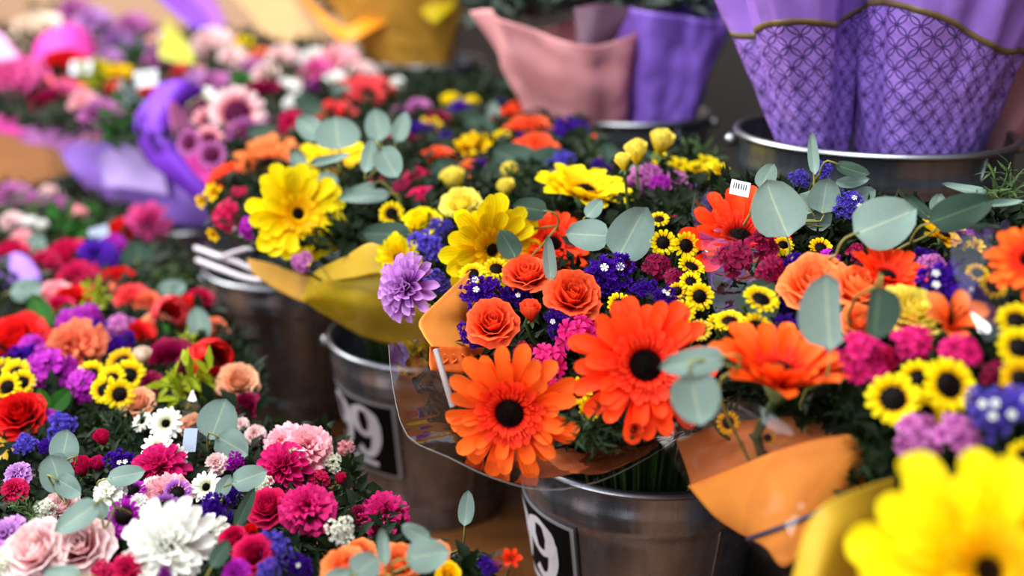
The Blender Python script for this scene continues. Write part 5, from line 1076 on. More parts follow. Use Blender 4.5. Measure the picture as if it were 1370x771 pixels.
SPEC_L = '''
rose 24 550 31 red .05 .4 -.01 | bright red rose above the yellow paper corner
statice 80 570 24 violet 0 .6 -.01 | violet statice beside the bright red rose
statice 32 596 17 violet -.1 .4 .0 | violet statice at the yellow paper corner
statice 60 597 11 purple 0 .4 .0 | small purple statice next to the dark round leaf
bud 136 585 13 crimson -.1 .86 -.02 | pink rosebud in green sepals among dark foliage
bud 108 624 17 crimson -.1 .86 .0 | crimson rosebud beside the grey round leaf
bud 130 620 13 magenta .1 .86 .01 | smaller crimson bud behind its partner
statice 159 617 22 purple 0 .5 -.01 dots=2 | purple statice with white florets above the blue-green leaf
daisy 222 567 20 white .05 .35 -.02 dr=.28 | topmost white daisy with black centre
daisy 211 600 19 white 0 .35 -.03 dr=.28 | white daisy with black centre below the topmost
daisy 233 612 16 white .25 .3 -.02 dr=.28 | white black-centred daisy beside the rose pink chrysanthemum
daisy 191 565 13 white -.3 .6 .0 dr=.28 | small white daisy turned away beside the topmost
mum 214 628 38 magenta .1 .75 -.01 | rose pink chrysanthemum under the white daisies
carnation 147 661 24 white -.1 .55 -.01 | white carnation under the blue-green leaf
carnation 206 652 17 white .1 .5 .0 | white bloom between rose pink chrysanthemum and coral carnation
carnation 186 672 12 white .1 .4 .0 | tiny white bloom beside the purple daisy
daisy 166 691 21 plum -.15 .35 -.03 | purple daisy with dark centre under the white carnation
daisy 220 681 19 roseviolet .1 .3 -.03 | pale purple daisy over the coral carnation
daisy 237 660 17 roseviolet .15 .5 -.02 | purple daisy at the upper edge of the coral carnation
daisy 177 657 17 plum 0 .85 -.01 | flat purple daisy beside the white carnation
carnation 222 666 34 pink .0 .45 .01 | coral pink carnation behind the purple daisies
rose 44 733 39 palepink -.12 .35 -.03 | big pale pink rose at the corner beside its twin
rose 104 726 39 palepink .15 .35 -.03 | big pale pink rose under the grey-green leaf
rose 82 674 21 palepink .1 .5 .0 | smaller pale pink rose behind the grey-green leaf
statice 60 681 17 white -.1 .5 .0 | white filler sprig beside the smaller pale pink rose
carnation 12 716 26 lilac -.2 .4 -.01 | lilac bloom at the frame edge above white filler
carnation 24 636 19 lilac -.1 .5 .0 | lavender bloom at the edge under yellow paper
carnation 20 656 18 crimson 0 .5 .01 | crimson bloom under the lavender one
statice 6 752 22 white -.1 .4 -.01 | white filler sprig at the bottom corner
mum 226 732 62 white -.05 .30 -.04 | large white chrysanthemum in the lower bouquet
mum 282 714 26 white .25 .4 -.01 | smaller white chrysanthemum beside the large one
mum 192 756 30 white -.25 .25 -.02 | white chrysanthemum lowest beside the big one
statice 222 768 12 plum 0 .3 -.06 | purple filler bloom in front of the large white chrysanthemum
carnation 172 764 24 crimson -.1 .3 -.02 | crimson carnation below the large white chrysanthemum
dianthus 135 763 14 crimson 0 .3 .0 | small crimson dianthus beside a pale pink rose
carnation 382 596 32 pink -.15 .55 .0 | pink carnation beside the two round leaves
carnation 412 600 34 pink .15 .55 -.01 | pink carnation closest to the signed bucket
carnation 341 582 15 palepink 0 .5 .02 | small pale pink bloom between the round leaves and pink carnations
carnation 323 569 11 palepink 0 .5 .02 | tiny pale pink bloom above the round leaves
rose 256 566 17 peach -.1 .5 .02 | peach rose behind the big round leaf
mum 380 626 36 magenta -.1 .5 .0 | magenta chrysanthemum under the pink carnations
carnation 412 682 38 magenta .1 .55 -.02 | large magenta carnation at the edge of the lower bouquet
rose 356 676 24 crimson -.1 .4 -.02 | crimson rose beside the large magenta carnation
rose 338 741 24 crimson 0 .25 -.03 | crimson rose beside violet statice at the bottom
rose 310 720 18 crimson -.15 .4 -.02 | small crimson rose by the smaller white chrysanthemum
bud 335 710 12 red 0 .86 -.02 | red rosebud between two crimson roses
statice 288 681 25 purple -.1 .4 -.02 | deep purple statice above the smaller white chrysanthemum
statice 307 662 15 purple .1 .5 .0 | deep purple statice beside the dark folded leaf
statice 370 733 26 violet .1 .3 -.03 | violet statice beside the lower crimson rose
statice 358 768 20 violet 0 .3 -.03 | violet statice at the bottom edge
statice 396 758 22 purple .1 .2 .0 dots=1 | dark purple statice with one white floret
statice 316 617 15 plum 0 .4 .0 | plum filler under the round leaves
statice 394 613 19 white .1 .4 -.02 | white filler between pink carnations and magenta chrysanthemum
statice 351 648 16 white .1 .5 -.01 | white filler above the crimson rose
daisy 276 652 19 white -.1 .4 .0 dr=.28 | white daisy above the deep purple statice
statice 454 712 22 white .1 .3 -.02 | white filler sprig above the orange roses
statice 446 620 15 white .1 .5 .02 | white filler before the price sign
statice 462 600 13 palepink .1 .5 .02 | pale filler touching the price sign
bud 456 641 10 crimson .1 .86 .02 | tiny red bud in front of the signed bucket
carnation 316 768 20 plum -.1 .3 -.03 | plum carnation at the bottom edge
carnation 516 692 34 magenta .2 .5 .04 | dim magenta carnation at the foot of the signed bucket
rose 458 757 28 softorange -.15 .45 -.04 | orange rose at the bottom edge beside white filler
rose 482 734 17 softorange .1 .6 -.02 | small orange rose peeping above the others at the bottom
rose 532 750 27 softorange .05 .5 -.03 | orange rose between two eucalyptus leaves at the bottom
rose 586 736 15 softorange .2 .5 -.01 | small orange rose beside the grey-green leaf at the bottom
rose 600 766 15 deepyellow .1 .4 .0 | golden bloom at the bottom edge
statice 655 757 15 purple .1 .4 .0 | purple statice beside the front bucket's foot
lily 683 748 15 redorange .2 .5 -.02 | red-orange bloom touching the glinting film corner
carnation 102 466 35 coral 0 .35 .0 | coral orange dahlia-like carnation amid plum blooms
tulip 284 480 30 red .45 .15 -.02 | glossy red tulip pointing toward the grey bucket
rose 319 508 20 peach .2 .35 -.01 | peach rose below the glossy red tulip
tulip 228 420 27 coralred .35 .4 .0 | coral pink tulip above the red tulip
daisy 122 502 15 yellow 0 .4 -.01 | yellow daisy at the edge of the yellow cluster
daisy 150 508 14 yellow 0 .4 -.02 | yellow daisy central in the yellow cluster
daisy 172 503 17 yellow .1 .4 -.01 | widest yellow daisy in the yellow cluster
daisy 140 522 14 yellow -.1 .3 -.02 | yellow daisy low in the yellow cluster
daisy 160 528 15 yellow .1 .2 -.02 | lowest yellow daisy in the yellow cluster
daisy 164 486 16 deepyellow 0 .5 .0 | golden daisy above the yellow cluster
daisy 5 498 15 yellow 0 .4 .0 | yellow daisy at the frame edge above the red rose
daisy 22 500 15 yellow 0 .4 -.01 | yellow daisy beside the plum blooms at the edge
daisy 30 512 13 yellow .1 .3 -.01 | small yellow daisy just over the bright red rose
daisy 10 518 14 yellow 0 .3 -.01 | yellow daisy behind the red rose petals
dianthus 97 434 22 plum 0 .4 .0 | bright plum dianthus under the fresh green leaves
dianthus 116 421 14 plum .1 .5 .0 | small plum dianthus above the coral carnation
dianthus 62 497 28 plum 0 .35 -.01 | large plum dianthus beside the yellow cluster
dianthus 108 515 18 plum 0 .3 -.01 | plum dianthus below the coral carnation
dianthus 38 466 16 plum -.1 .4 .0 | plum dianthus beneath the dark red rose
dianthus 58 473 14 plum 0 .4 .0 | plum dianthus beside the coral carnation
statice 28 482 24 purple 0 .4 .02 | purple statice above the edge daisies
statice 128 440 14 purple 0 .4 .0 | blurred purple statice between plum and mauve dianthus
dianthus 158 440 18 mauve 0 .4 .0 | mauve dianthus above the dark violet statice
statice 158 462 20 purple .1 .3 .0 | dark violet statice beside the coral carnation
rose 18 452 31 red -.1 .4 .0 | dark red rose at the frame edge under the white tag
rose 182 448 18 red .1 .4 .02 | dark red rose behind the ivory bud
bud 191 474 12 cream .1 .86 -.03 | ivory bud standing over the burgundy bloom
tuft 128 402 26 lime 0 .5 -.01 | lime green filler above the plum dianthus
tuft 256 520 46 lime .1 .3 .01 | lime green filler below the glossy red tulip
tuft 250 455 16 lime 0 .4 .01 | small lime filler beside the oval eucalyptus leaf
rose 224 482 26 burgundy .1 .3 .02 | burgundy bloom between the ivory bud and red tulip
rose 183 536 17 peach 0 .4 .0 | peach rose under the yellow cluster
rose 284 440 15 coral .2 .4 .01 | coral bloom beside the oval eucalyptus leaf
rose 94 398 20 red 0 .5 .0 | red bloom beside the fresh green leaves
rose 70 388 16 pink 0 .5 .0 | pink bloom above the fresh green leaves
rose 177 395 17 coralred .1 .5 .0 | coral red bloom beside lime filler
rose 158 372 17 red .1 .5 .0 | small red bloom above the coral red one
rose 196 400 13 coral .1 .5 .01 | small coral bloom beside the coral pink tulip
mum 199 300 26 hotpink .1 -.25 -.02 | hot pink chrysanthemum hanging below the lilac tissue
rose 164 305 18 red 0 .7 .0 | red rose beside the hot pink chrysanthemum
rose 88 338 25 crimson 0 .75 .0 | flat crimson rose beside the purple bloom
rose 14 334 16 crimson 0 .6 .0 | crimson rose at the frame edge above lilac tissue
carnation 130 344 24 purple .1 .5 .0 | purple carnation below the pale bluish tag
carnation 104 376 26 crimson .1 .5 .02 | dull crimson carnation under the flat crimson rose
bud 104 288 14 pink 0 .86 .0 | pink tulip-like bud among pale leaves
bud 65 260 13 palepink 0 .86 .0 | pale pink bud near the far floor
carnation 16 266 22 mauve 0 .5 .0 | blurred mauve bloom at the frame edge
carnation 50 274 16 mauve 0 .5 .02 | blurred dusky mauve bloom beneath the pale pink bud
bud 40 298 10 white 0 .86 -.01 | small white bud above the round grey leaf
bud 56 302 9 white .1 .86 -.01 | second small white bud beside the first
rose 268 396 13 crimson .2 .5 .0 | crimson bloom leaning on the grey bucket
carnation 15 300 16 palepink 0 .5 .01 | blurred pale bloom over the crimson edge rose
rose 76 410 16 crimson 0 .5 .01 | crimson bloom behind the fresh green leaves
tuft 30 290 34 mid 0 .5 .02 | blurred mixed green foliage in the far side row
tuft 95 310 34 broad 0 .5 .02 | blurred bright green foliage near the pale leaves
tuft 228 384 28 mid 0 .5 .01 | olive green filler above the coral pink tulip
tuft 160 580 40 dark 0 .4 .02 | dark foliage between pink rosebud and white daisies
tuft 440 700 38 dark .1 .3 .03 | dark foliage below the large magenta carnation
tuft 32 690 28 mid 0 .4 .01 | bright green stems above the pale pink rose
tuft 415 720 36 dark .1 .3 .02 | dark needles beside the violet statice
tuft 290 755 30 dark 0 .3 -.01 | dark spiky leaves by the large white chrysanthemum
carnation 78 278 16 mauve 0 .5 .02 | blurred mauve bloom between pale buds and pink bud
rose 30 318 13 pink 0 .5 .02 | blurred pink bloom beside the round grey leaf
carnation 150 330 16 plum 0 .5 .02 | blurred plum bloom beside the purple carnation
carnation 60 352 17 crimson 0 .5 .02 | blurred crimson bloom beside the lilac tissue edge
rose 134 388 14 coral 0 .5 .02 | blurred coral bloom above the lime filler
carnation 250 410 15 red 0 .5 .03 | blurred red bloom between coral tulip and oval leaf
rose 206 430 14 peach 0 .5 .02 | blurred peach bloom under the coral pink tulip
dianthus 130 462 15 plum 0 .4 .01 | plum dianthus at the coral carnation's side
statice 84 500 18 purple 0 .4 .01 | purple statice between the plum dianthus heads
rose 252 494 16 burgundy .1 .4 .02 | burgundy bloom under the glossy red tulip
rose 300 520 14 burgundy .1 .4 .03 | burgundy bloom beside the lower peach rose
rose 330 540 14 burgundy .2 .4 .03 | dark burgundy bloom above the large round leaf
carnation 200 515 16 burgundy 0 .4 .02 | dull burgundy carnation beside the yellow cluster
dianthus 60 560 14 plum 0 .4 .02 | plum dianthus under the green leaves by the red rose
carnation 290 620 16 palepink 0 .5 .02 | pale pink carnation under the pair of round leaves
dianthus 148 710 14 plum 0 .4 .02 | plum dianthus beneath the dark-centred purple daisy
dianthus 425 640 14 crimson .1 .5 .02 | crimson dianthus behind the large magenta carnation
carnation 480 690 15 burgundy .1 .4 .04 | burgundy carnation beside the crumpled film by the floor
'''
TUFTC = {'dark': ('needle_dark', (40, 60, 34), (60, 84, 46)), 'mid': ('needle_mid', (74, 98, 56), (100, 124, 72)), 'lime': ('needle_lime', (158, 172, 30), (182, 192, 60)),
         'broad': ('needle_fresh', (44, 104, 34), (80, 130, 50)), 'silver': ('needle_silver', (150, 168, 166), (180, 192, 190))}
PLUM_D = petal_mat('plum_disc', (90, 10, 60), (130, 20, 80), (180, 80, 120))
PLURAL = {'gerbera': 'gerberas', 'rose': 'roses', 'bud': 'rosebuds', 'tulip': 'tulips', 'mum': 'chrysanthemums', 'carnation': 'carnations', 'daisy': 'daisies', 'statice': 'statice sprigs', 'dianthus': 'dianthus heads', 'lily': 'alstroemerias', 'tuft': 'green filler sprigs'}
BUCK = {'m': [bk(i) for i in (-1, 0, 1, 2, 3, 4, 5)], 'l': [Vector((-.06, .74, 0)), Vector((-.33, .98, 0)), Vector((-.60, 1.40, 0)), Vector((-.92, 1.78, 0))]}
def add_stem(root, M, p, n, R, reg, r=.0018):
    b = min(BUCK[reg], key=lambda q: (q - Vector((p.x, p.y, 0))).length)
    end = Vector((b.x + (p.x - b.x) * .2, b.y + (p.y - b.y) * .2, .05)); back = p - n * R * .3
    midp = back * .55 + end * .45 - n * R * .6 + Vector((0, 0, .03)) + Vector((b.x - p.x, b.y - p.y, 0)) * .25
    pts = spline([back, back - n * max(R, .02) * .8 - Vector((0, 0, .01)), midp, end], 9)
    Mi = M.inverted(); v, f = tube_geo(pts, r, r, 5)
    link('stem', mesh('stem', [Mi @ q for q in v], f, GREEN, [.5] * len(v), True, [.5] * len(v)), root)
def grow(x, y, reg, kind):
    if reg == 'l': return 1.12 if y > 540 else 1.34
    if y < 185 and x < 480: return 1.42
    if y < 250: return 1.22 if kind != 'gerbera' else 1.08
    return 1.05
def build(spec, reg, zone):
    for line in spec.strip().splitlines():
        a, label = line.split('|'); a = a.split(); label = label.strip()
        kind, px, py, r, col = a[0], float(a[1]), float(a[2]), float(a[3]), a[4]; nx, ny, dd = map(float, a[5:8])
        kw = dict(x.split('=') for x in a[8:]); rnd = random.Random(hash((px * 7 + py * 13)) & 0xffff)
        r *= grow(px, py, reg, kind)
        if kind == 'rose': ny = min(.8, ny + .22)
        d = depth(px, py, reg) + dd; R = r * d / F_PX; n = facing(nx, ny); p = world(px, py, d)
        M = Matrix.Translation(p) @ frame_from(n) @ Matrix.Rotation(rnd.uniform(-.5, .5) if kind == 'gerbera' else rnd.uniform(0, 6.28), 4, 'Z') @ Matrix.Scale(R, 4)
        ds = {'y': DARKY, 'p': PLUM_D}.get(kw.get('disc'), DARK)
        if kind == 'gerbera': o = gerbera(M, col, rnd, float(kw.get('rise', 0)), ds); cat = 'flower'
        elif kind in ('rose', 'bud', 'tulip'):
            k = {'rose': 'open', 'bud': 'bud', 'tulip': 'tulip'}[kind]; o = rose(M, col, rnd, k, {'rose': 'rose', 'bud': 'rosebud', 'tulip': 'tulip'}[kind])
        elif kind == 'mum': o = mum(M, col, rnd)
        elif kind == 'carnation': o = carnation(M, col, rnd)
        elif kind == 'lily': o = lily(M, col, rnd)
        elif kind == 'daisy': o = daisy(M, col, rnd, ds, 'daisy', float(kw.get('dr', .53)))
        elif kind == 'dianthus': o = cluster(M, col, rnd, 'dianthus', 8 if r > 14 else 5, .52 if r > 14 else .6)
        elif kind == 'statice': o = statice(M, col, rnd, int(kw.get('dots', 0)))
        elif kind == 'tuft': o = tuft(M, TUFTC[col], rnd, 60 if col in ('dark', 'mid') else 42, .5, .045 if col in ('dark', 'mid') else .1)
        tag(o, label, 'greenery' if kind == 'tuft' else 'flower', '%s in the %s' % (PLURAL[kind], zone))
        add_stem(o, M, p, n, R, reg, .0042 if (kind == 'gerbera' and R > .05) else .0018)
build(SPEC_M, 'm', 'centre row'); build(SPEC_F, 'm', 'far row'); build(SPEC_L, 'l', 'side row')

# ------------------------------------------------------------------ eucalyptus and broad leaves: (x, y, half length, half width, tip angle[, nx, ny]) per leaf
LEAF = mesh('leaf', *leaf_geo()[:2], EUC, leaf_geo()[2], True, leaf_geo()[3])
LV = {}
def leafm(mat, k):
    if (mat.name, k) not in LV:
        g = leaf_geo(4, 9, [.10, .22, .16, .08][k], [.05, .08, -.06, .03][k], .42 if k == 3 else 9); LV[(mat.name, k)] = mesh('leaf', g[0], g[1], mat, g[2], True, g[3])
    return LV[(mat.name, k)]
SPRIGS = [
 ('m', -.10, EUC, 'eucalyptus sprig with one huge grey-green leaf held upright on a yellow petiole', [(1040, 279, 41, 39, 108, .1, .15)]),
 ('m', -.09, EUC, 'eucalyptus sprig with one huge grey-green leaf spreading sideways from a yellow petiole', [(1184, 297, 45, 36, 22, -.1, .2)]),
 ('m', -.05, EUC, 'eucalyptus sprig of dull leaves behind the two huge leaves', [(1026, 236, 20, 14, 60), (1104, 262, 24, 22, 80), (1078, 272, 15, 22, 120), (1140, 243, 24, 9, 10, 0, .4), (1157, 262, 16, 13, 30), (1092, 290, 22, 18, 150)]),
 ('m', -.04, EUCD, 'single dark green oval leaf against the wide metal bucket', [(1140, 227, 24, 11, -20, 0, .4)]),
 ('m', -.02, EUC, 'narrow upright eucalyptus tip before the wide metal bucket', [(1088, 205, 30, 8, 92)]),
 ('m', -.06, EUCD, 'broad dark green folded leaf beside the airy needle sprig', [(1286, 283, 46, 24, 20, 0, .1), (1228, 276, 26, 9, 135)]),
 ('m', -.045, EUC, 'small pale eucalyptus sprig topping the broad dark leaf', [(1290, 252, 30, 8, 165, 0, .5), (1255, 272, 14, 11, 70), (1345, 271, 26, 6, 5, 0, .4)]),
 ('m', -.10, EUC, 'big pale cut-edged eucalyptus leaf standing before the orange rose', [(1108, 417, 52, 42, 92, .05, .05)]),
 ('m', -.09, EUCD, 'dark cut eucalyptus leaf hanging under the orange rose', [(1174, 418, 36, 34, -96, .15, 0)]),
 ('m', -.12, EUC, 'pair of eucalyptus leaves touching the largest gerbera', [(926, 485, 46, 20, 190, 0, .3), (931, 533, 37, 34, -80)]),
 ('m', .0, EUCD, 'round dark leaf behind the flat yellow daisy', [(1018, 402, 32, 29, 60)]),
 ('m', -.07, EUC, 'eucalyptus sprig with two broad and two small leaves above the open roses', [(786, 314, 30, 22, 175, -.1, .1), (846, 312, 40, 31, 60, .1, 0), (832, 305, 26, 12, 40, 0, .2), (795, 279, 16, 11, 50, 0, .2)]),
 ('m', -.09, EUCD, 'dark oval eucalyptus leaf over the drooping yellow gerbera', [(709, 279, 24, 16, 170), (646, 299, 18, 6, 160, 0, .3), (680, 327, 22, 16, 120)]),
 ('m', -.09, EUC, 'narrow eucalyptus leaf standing before the orange roses', [(735, 346, 31, 10, 95, .3, 0)]),
 ('m', -.03, EUCD, 'wide dark eucalyptus leaf over the yellow rose', [(517, 313, 34, 17, 178, 0, .15)]),
 ('m', -.05, EUC, 'curled eucalyptus leaf on a pale arching stem', [(487, 263, 36, 10, 185, 0, .25), (476, 255, 28, 8, 200, 0, .4)]),
 ('m', .0, EUCD, 'large dark rounded leaves in front of the flat orange rose', [(692, 216, 38, 26, 150, 0, .2), (733, 219, 32, 24, 20, 0, .2), (660, 238, 22, 20, 200)]),
 ('m', .0, EUCD, 'broad dark leaf behind the golden alstroemeria', [(643, 173, 30, 20, 130, 0, .2), (656, 196, 16, 14, 60)]),
 ('m', .0, EUCD, 'upright dark leaves beside the pale yellow rosebud', [(598, 234, 26, 22, 120), (583, 258, 26, 14, 110)]),
 ('m', -.45, EUC, 'eucalyptus sprig with four round leaves standing at the back', [(505, 167, 23, 18, 100), (520, 217, 24, 19, -60), (537, 170, 22, 12, 70), (494, 208, 25, 11, 80)]),
 ('m', -.40, EUC, 'eucalyptus sprig with a wide pale leaf above the blurred yellow gerbera', [(451, 178, 23, 31, 95), (413, 170, 22, 16, 140), (442, 213, 28, 7, 15, 0, .3)]),
 ('m', -.02, EUC, 'small round eucalyptus leaf before the coral red gerbera', [(456, 129, 19, 15, 60)]),
 ('m', .0, EUC, 'pale upright eucalyptus leaf among blurred orange roses', [(660, 150, 16, 9, 90)]),
 ('m', .02, EUCD, 'dark leaf beside the bucket of the pink wrap', [(683, 116, 24, 14, 170, 0, .3)]),
 ('m', .02, EUCD, 'dim round leaves behind the blurred orange gerbera', [(390, 214, 20, 15, 60), (310, 250, 20, 16, 80), (412, 140, 22, 14, 150), (350, 178, 22, 14, 170)]),
 ('m', .0, EUC, 'pale leaf pair by the far white blooms', [(405, 48, 14, 16, 90), (412, 118, 12, 20, 100)]),
 ('m', .0, BROAD, 'bright green leaf beside the dark burgundy rose', [(323, 112, 22, 17, 110, 0, .2)]),
 ('m', -.03, EUC, 'small dark leaves hanging before the tilted yellow gerbera', [(437, 246, 18, 17, 40), (398, 214, 14, 11, 120)]),
 ('m', .0, EUCD, 'dark leaf behind the pale yellow rosebuds', [(866, 212, 20, 10, 130), (815, 205, 18, 12, 110)]),
 ('l', -.05, EUC, 'large round blue-green leaf with a smaller one under it', [(292, 561, 29, 27, 70), (311, 597, 26, 22, -30)]),
 ('l', -.04, EUC, 'round dark leaf above the grey round leaf', [(86, 598, 24, 21, 80), (72, 622, 22, 14, 200)]),
 ('l', -.06, EUC, 'grey round eucalyptus leaf with a translucent look beside the crimson bud', [(75, 634, 27, 24, 110), (92, 652, 21, 16, -30)]),
 ('l', -.05, EUC, 'blue-green oval leaf above the white carnation', [(169, 636, 26, 14, 12, 0, .3)]),
 ('l', -.08, EUC, 'long grey-green leaf lying over the two pale pink roses', [(103, 692, 34, 18, 215, 0, .2), (135, 682, 14, 10, 100)]),
 ('l', -.06, EUC, 'leaf tip at the bottom edge below the pale pink roses', [(84, 768, 27, 12, 175, 0, .3)]),
 ('l', -.05, EUC, 'oval grey-green leaf over the magenta chrysanthemum', [(334, 639, 25, 17, 20, 0, .2), (300, 650, 17, 10, 60)]),
 ('l', -.04, EUCD, 'dark folded leaf beside the crimson rose', [(328, 680, 30, 9, 65)]),
 ('l', -.07, EUCD, 'small dark leaf beside the large white chrysanthemum', [(294, 741, 21, 12, 60)]),
 ('l', -.07, EUC, 'broad grey-green leaf between the orange roses at the bottom', [(572, 743, 30, 23, 10, 0, .2), (513, 732, 26, 9, 95), (556, 714, 22, 12, 150)]),
 ('l', -.09, EUC, 'pale round leaf at the bottom edge over the orange roses', [(489, 758, 22, 22, 40), (452, 770, 20, 10, 20)]),
 ('l', .02, EUC, 'lone upright leaf in front of the wooden floor', [(624, 680, 24, 11, 85), (622, 747, 20, 7, 0, 0, .3)]),
 ('l', -.02, EUC, 'oval blue-grey leaf beside the grey bucket', [(266, 433, 24, 16, 100)]),
 ('l', -.01, EUC, 'pale round leaf above the coral pink tulip', [(229, 388, 22, 14, 20, 0, .2)]),
 ('l', .0, EUCD, 'large dark round leaf in front of the far dark bucket', [(184, 345, 24, 23, 90), (194, 370, 18, 13, -60)]),
 ('l', -.02, EUC, 'blue-grey oval leaf resting on the lilac tissue edge', [(36, 388, 23, 16, 10, 0, .2)]),
 ('l', .0, EUC, 'round grey leaf under the two white buds', [(47, 328, 18, 16, 80)]),
 ('l', -.01, BROAD, 'fresh green pointed leaves above the plum dianthus', [(54, 418, 28, 16, 120), (84, 424, 22, 11, 60), (212, 448, 18, 14, 40)]),
 ('l', -.01, BROAD, 'green leaves beside the bright red rose', [(57, 536, 18, 11, 110), (80, 536, 20, 13, 50)]),
 ('l', .0, BROAD, 'thin bright green leaf near the pink tulip-like bud', [(70, 286, 20, 9, 100), (120, 285, 16, 16, 60)]),
]
for reg, dd, mat, label, leaves in SPRIGS:
    p0 = world(leaves[0][0], leaves[0][1], depth(leaves[0][0], leaves[0][1], reg) + dd)
    root = empty('eucalyptus_sprig' if mat is not BROAD else 'leafy_sprig', Matrix.Translation(p0)); tag(root, label, 'leaf sprig', 'leaf sprigs in the %s' % ('side row' if reg == 'l' else 'centre row'))
    bases = []; dref = depth(leaves[0][0], leaves[0][1], reg) + dd
    for i, lf in enumerate(leaves):
        x, y, L, W, a = lf[:5]; nx, ny = (lf[5], lf[6]) if len(lf) > 5 else (R_.uniform(-.15, .15), R_.uniform(0, .2))
        d = dref + (depth(x, y, reg) + dd - dref) * .5 + .006 * i; p = world(x, y, d); k = d / F_PX
        td = RIGHT * math.cos(math.radians(a)) + UP * math.sin(math.radians(a)); n = facing(nx, ny)
        M = Matrix.Translation(p - p0) @ frame_from(n, td) @ Matrix.Diagonal((W * k, L * k, L * k, 1))
        link('leaf', leafm(mat, 3 if 'cut' in label else i % 3), root, M)
        base = p - td * L * k * .98; bases.append((base, td))
    b = min(BUCK[reg], key=lambda q: (q - Vector((p0.x, p0.y, 0))).length)
    joint = bases[0][0] - bases[0][1] * .012 - BACK * .012 - UP * .012
    end = Vector((b.x + (p0.x - b.x) * .3, b.y + (p0.y - b.y) * .3, .08))
    q = MB(); v, f = tube_geo(spline([joint, joint - BACK * .07 - UP * .03, joint * .6 + end * .4 - BACK * .05, end], 10), .0013, .002, 5); q.add(v, f)
    for base, td in bases:
        v, f = tube_geo(spline([base + td * .004, base - td * .008, (base - td * .012) * .5 + joint * .5, joint], 6), .0009, .0012, 5); q.add(v, f)
    o = link('stem', mesh('stem', [w_ - p0 for w_ in q.v], q.f, leaf_mat('petiole', (150, 150, 80), (170, 170, 100)), q.t, True, [.5] * len(q.v)), root)

# ------------------------------------------------------------------ dense dark foliage beneath the flowers, one mass per stretch of the rows
def inside(x, y, poly):
    c = False; n = len(poly)
    for i in range(n):
        (x1, y1), (x2, y2) = poly[i], poly[i - 1]
        if (y1 > y) != (y2 > y) and x < (x2 - x1) * (y - y1) / (y2 - y1) + x1: c = not c
    return c
def foliage(label, poly, reg, n, mat, d0=.03, d1=.13, size=(.014, .03), seed=1, dep=None):
    rn = random.Random(seed); b = MB(); xs = [p[0] for p in poly]; ys = [p[1] for p in poly]; k = 0
    while k < n:
        x, y = rn.uniform(min(xs), max(xs)), rn.uniform(min(ys), max(ys))
        if not inside(x, y, poly): continue
        k += 1; d = (dep if dep else depth(x, y, reg)) + rn.uniform(d0, d1); p = world(x, y, d); L = rn.uniform(*size)
        dr = Vector((rn.uniform(-1, 1), rn.uniform(-.8, .6), rn.uniform(-.3, 1))).normalized(); nn = Vector((rn.uniform(-.7, .7), -.5 + rn.uniform(-.6, .6), .8))
        side = dr.cross(nn).normalized() * L * rn.uniform(.12, .30); up = side.cross(dr).normalized() * L * .12
        o = len(b.v); b.v += [p, p + dr * L * .5 + side + up, p + dr * L - up, p + dr * L * .5 - side + up, p + dr * L * .5]
        b.f += [(o, o + 4, o + 1), (o + 4, o + 2, o + 1), (o, o + 3, o + 4), (o + 4, o + 3, o + 2)]; b.t += [.5] * 5; b.s += [1, 1, 1, 1, .05]
    m = b.done('foliage', mat); o = link('foliage', m); return tag(o, label, 'foliage', None, 'stuff')
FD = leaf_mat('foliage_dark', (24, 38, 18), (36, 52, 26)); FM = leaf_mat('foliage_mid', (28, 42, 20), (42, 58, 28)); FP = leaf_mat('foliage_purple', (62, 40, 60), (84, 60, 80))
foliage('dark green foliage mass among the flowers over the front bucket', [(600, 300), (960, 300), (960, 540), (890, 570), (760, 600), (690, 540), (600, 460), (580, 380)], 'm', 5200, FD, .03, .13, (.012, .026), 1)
foliage('dark green foliage mass in the corner bouquets behind the magenta dianthus', [(960, 300), (1460, 280), (1460, 640), (1180, 660), (1140, 580), (1000, 540), (960, 500)], 'm', 5200, FD, .03, .13, (.012, .026), 2)
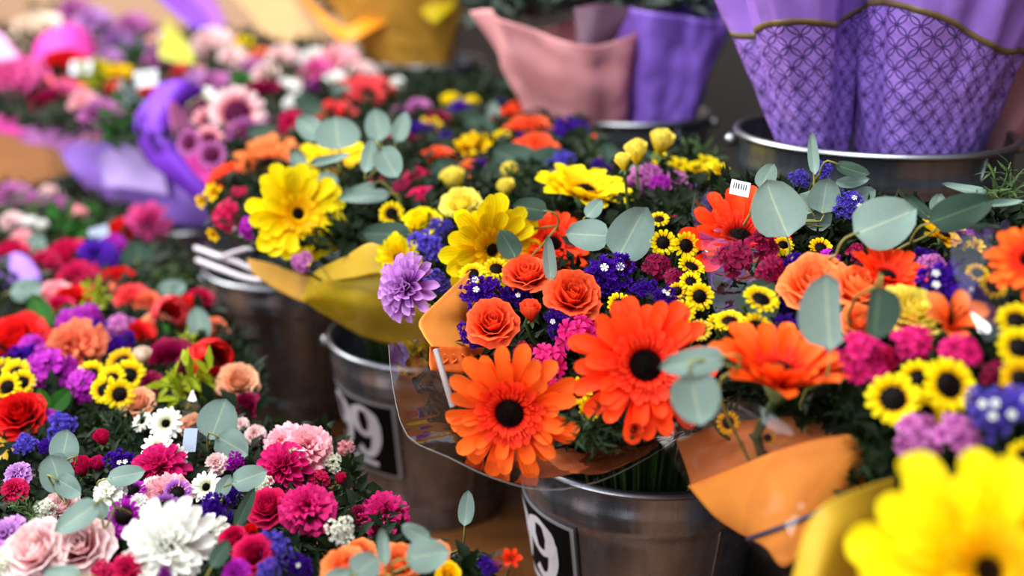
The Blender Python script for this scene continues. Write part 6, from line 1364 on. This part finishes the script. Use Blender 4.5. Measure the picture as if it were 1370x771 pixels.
foliage('dark green foliage mass under the very large yellow gerbera', [(1140, 600), (1500, 600), (1500, 860), (1150, 860)], 'm', 2600, FD, .03, .13, (.012, .024), 3)
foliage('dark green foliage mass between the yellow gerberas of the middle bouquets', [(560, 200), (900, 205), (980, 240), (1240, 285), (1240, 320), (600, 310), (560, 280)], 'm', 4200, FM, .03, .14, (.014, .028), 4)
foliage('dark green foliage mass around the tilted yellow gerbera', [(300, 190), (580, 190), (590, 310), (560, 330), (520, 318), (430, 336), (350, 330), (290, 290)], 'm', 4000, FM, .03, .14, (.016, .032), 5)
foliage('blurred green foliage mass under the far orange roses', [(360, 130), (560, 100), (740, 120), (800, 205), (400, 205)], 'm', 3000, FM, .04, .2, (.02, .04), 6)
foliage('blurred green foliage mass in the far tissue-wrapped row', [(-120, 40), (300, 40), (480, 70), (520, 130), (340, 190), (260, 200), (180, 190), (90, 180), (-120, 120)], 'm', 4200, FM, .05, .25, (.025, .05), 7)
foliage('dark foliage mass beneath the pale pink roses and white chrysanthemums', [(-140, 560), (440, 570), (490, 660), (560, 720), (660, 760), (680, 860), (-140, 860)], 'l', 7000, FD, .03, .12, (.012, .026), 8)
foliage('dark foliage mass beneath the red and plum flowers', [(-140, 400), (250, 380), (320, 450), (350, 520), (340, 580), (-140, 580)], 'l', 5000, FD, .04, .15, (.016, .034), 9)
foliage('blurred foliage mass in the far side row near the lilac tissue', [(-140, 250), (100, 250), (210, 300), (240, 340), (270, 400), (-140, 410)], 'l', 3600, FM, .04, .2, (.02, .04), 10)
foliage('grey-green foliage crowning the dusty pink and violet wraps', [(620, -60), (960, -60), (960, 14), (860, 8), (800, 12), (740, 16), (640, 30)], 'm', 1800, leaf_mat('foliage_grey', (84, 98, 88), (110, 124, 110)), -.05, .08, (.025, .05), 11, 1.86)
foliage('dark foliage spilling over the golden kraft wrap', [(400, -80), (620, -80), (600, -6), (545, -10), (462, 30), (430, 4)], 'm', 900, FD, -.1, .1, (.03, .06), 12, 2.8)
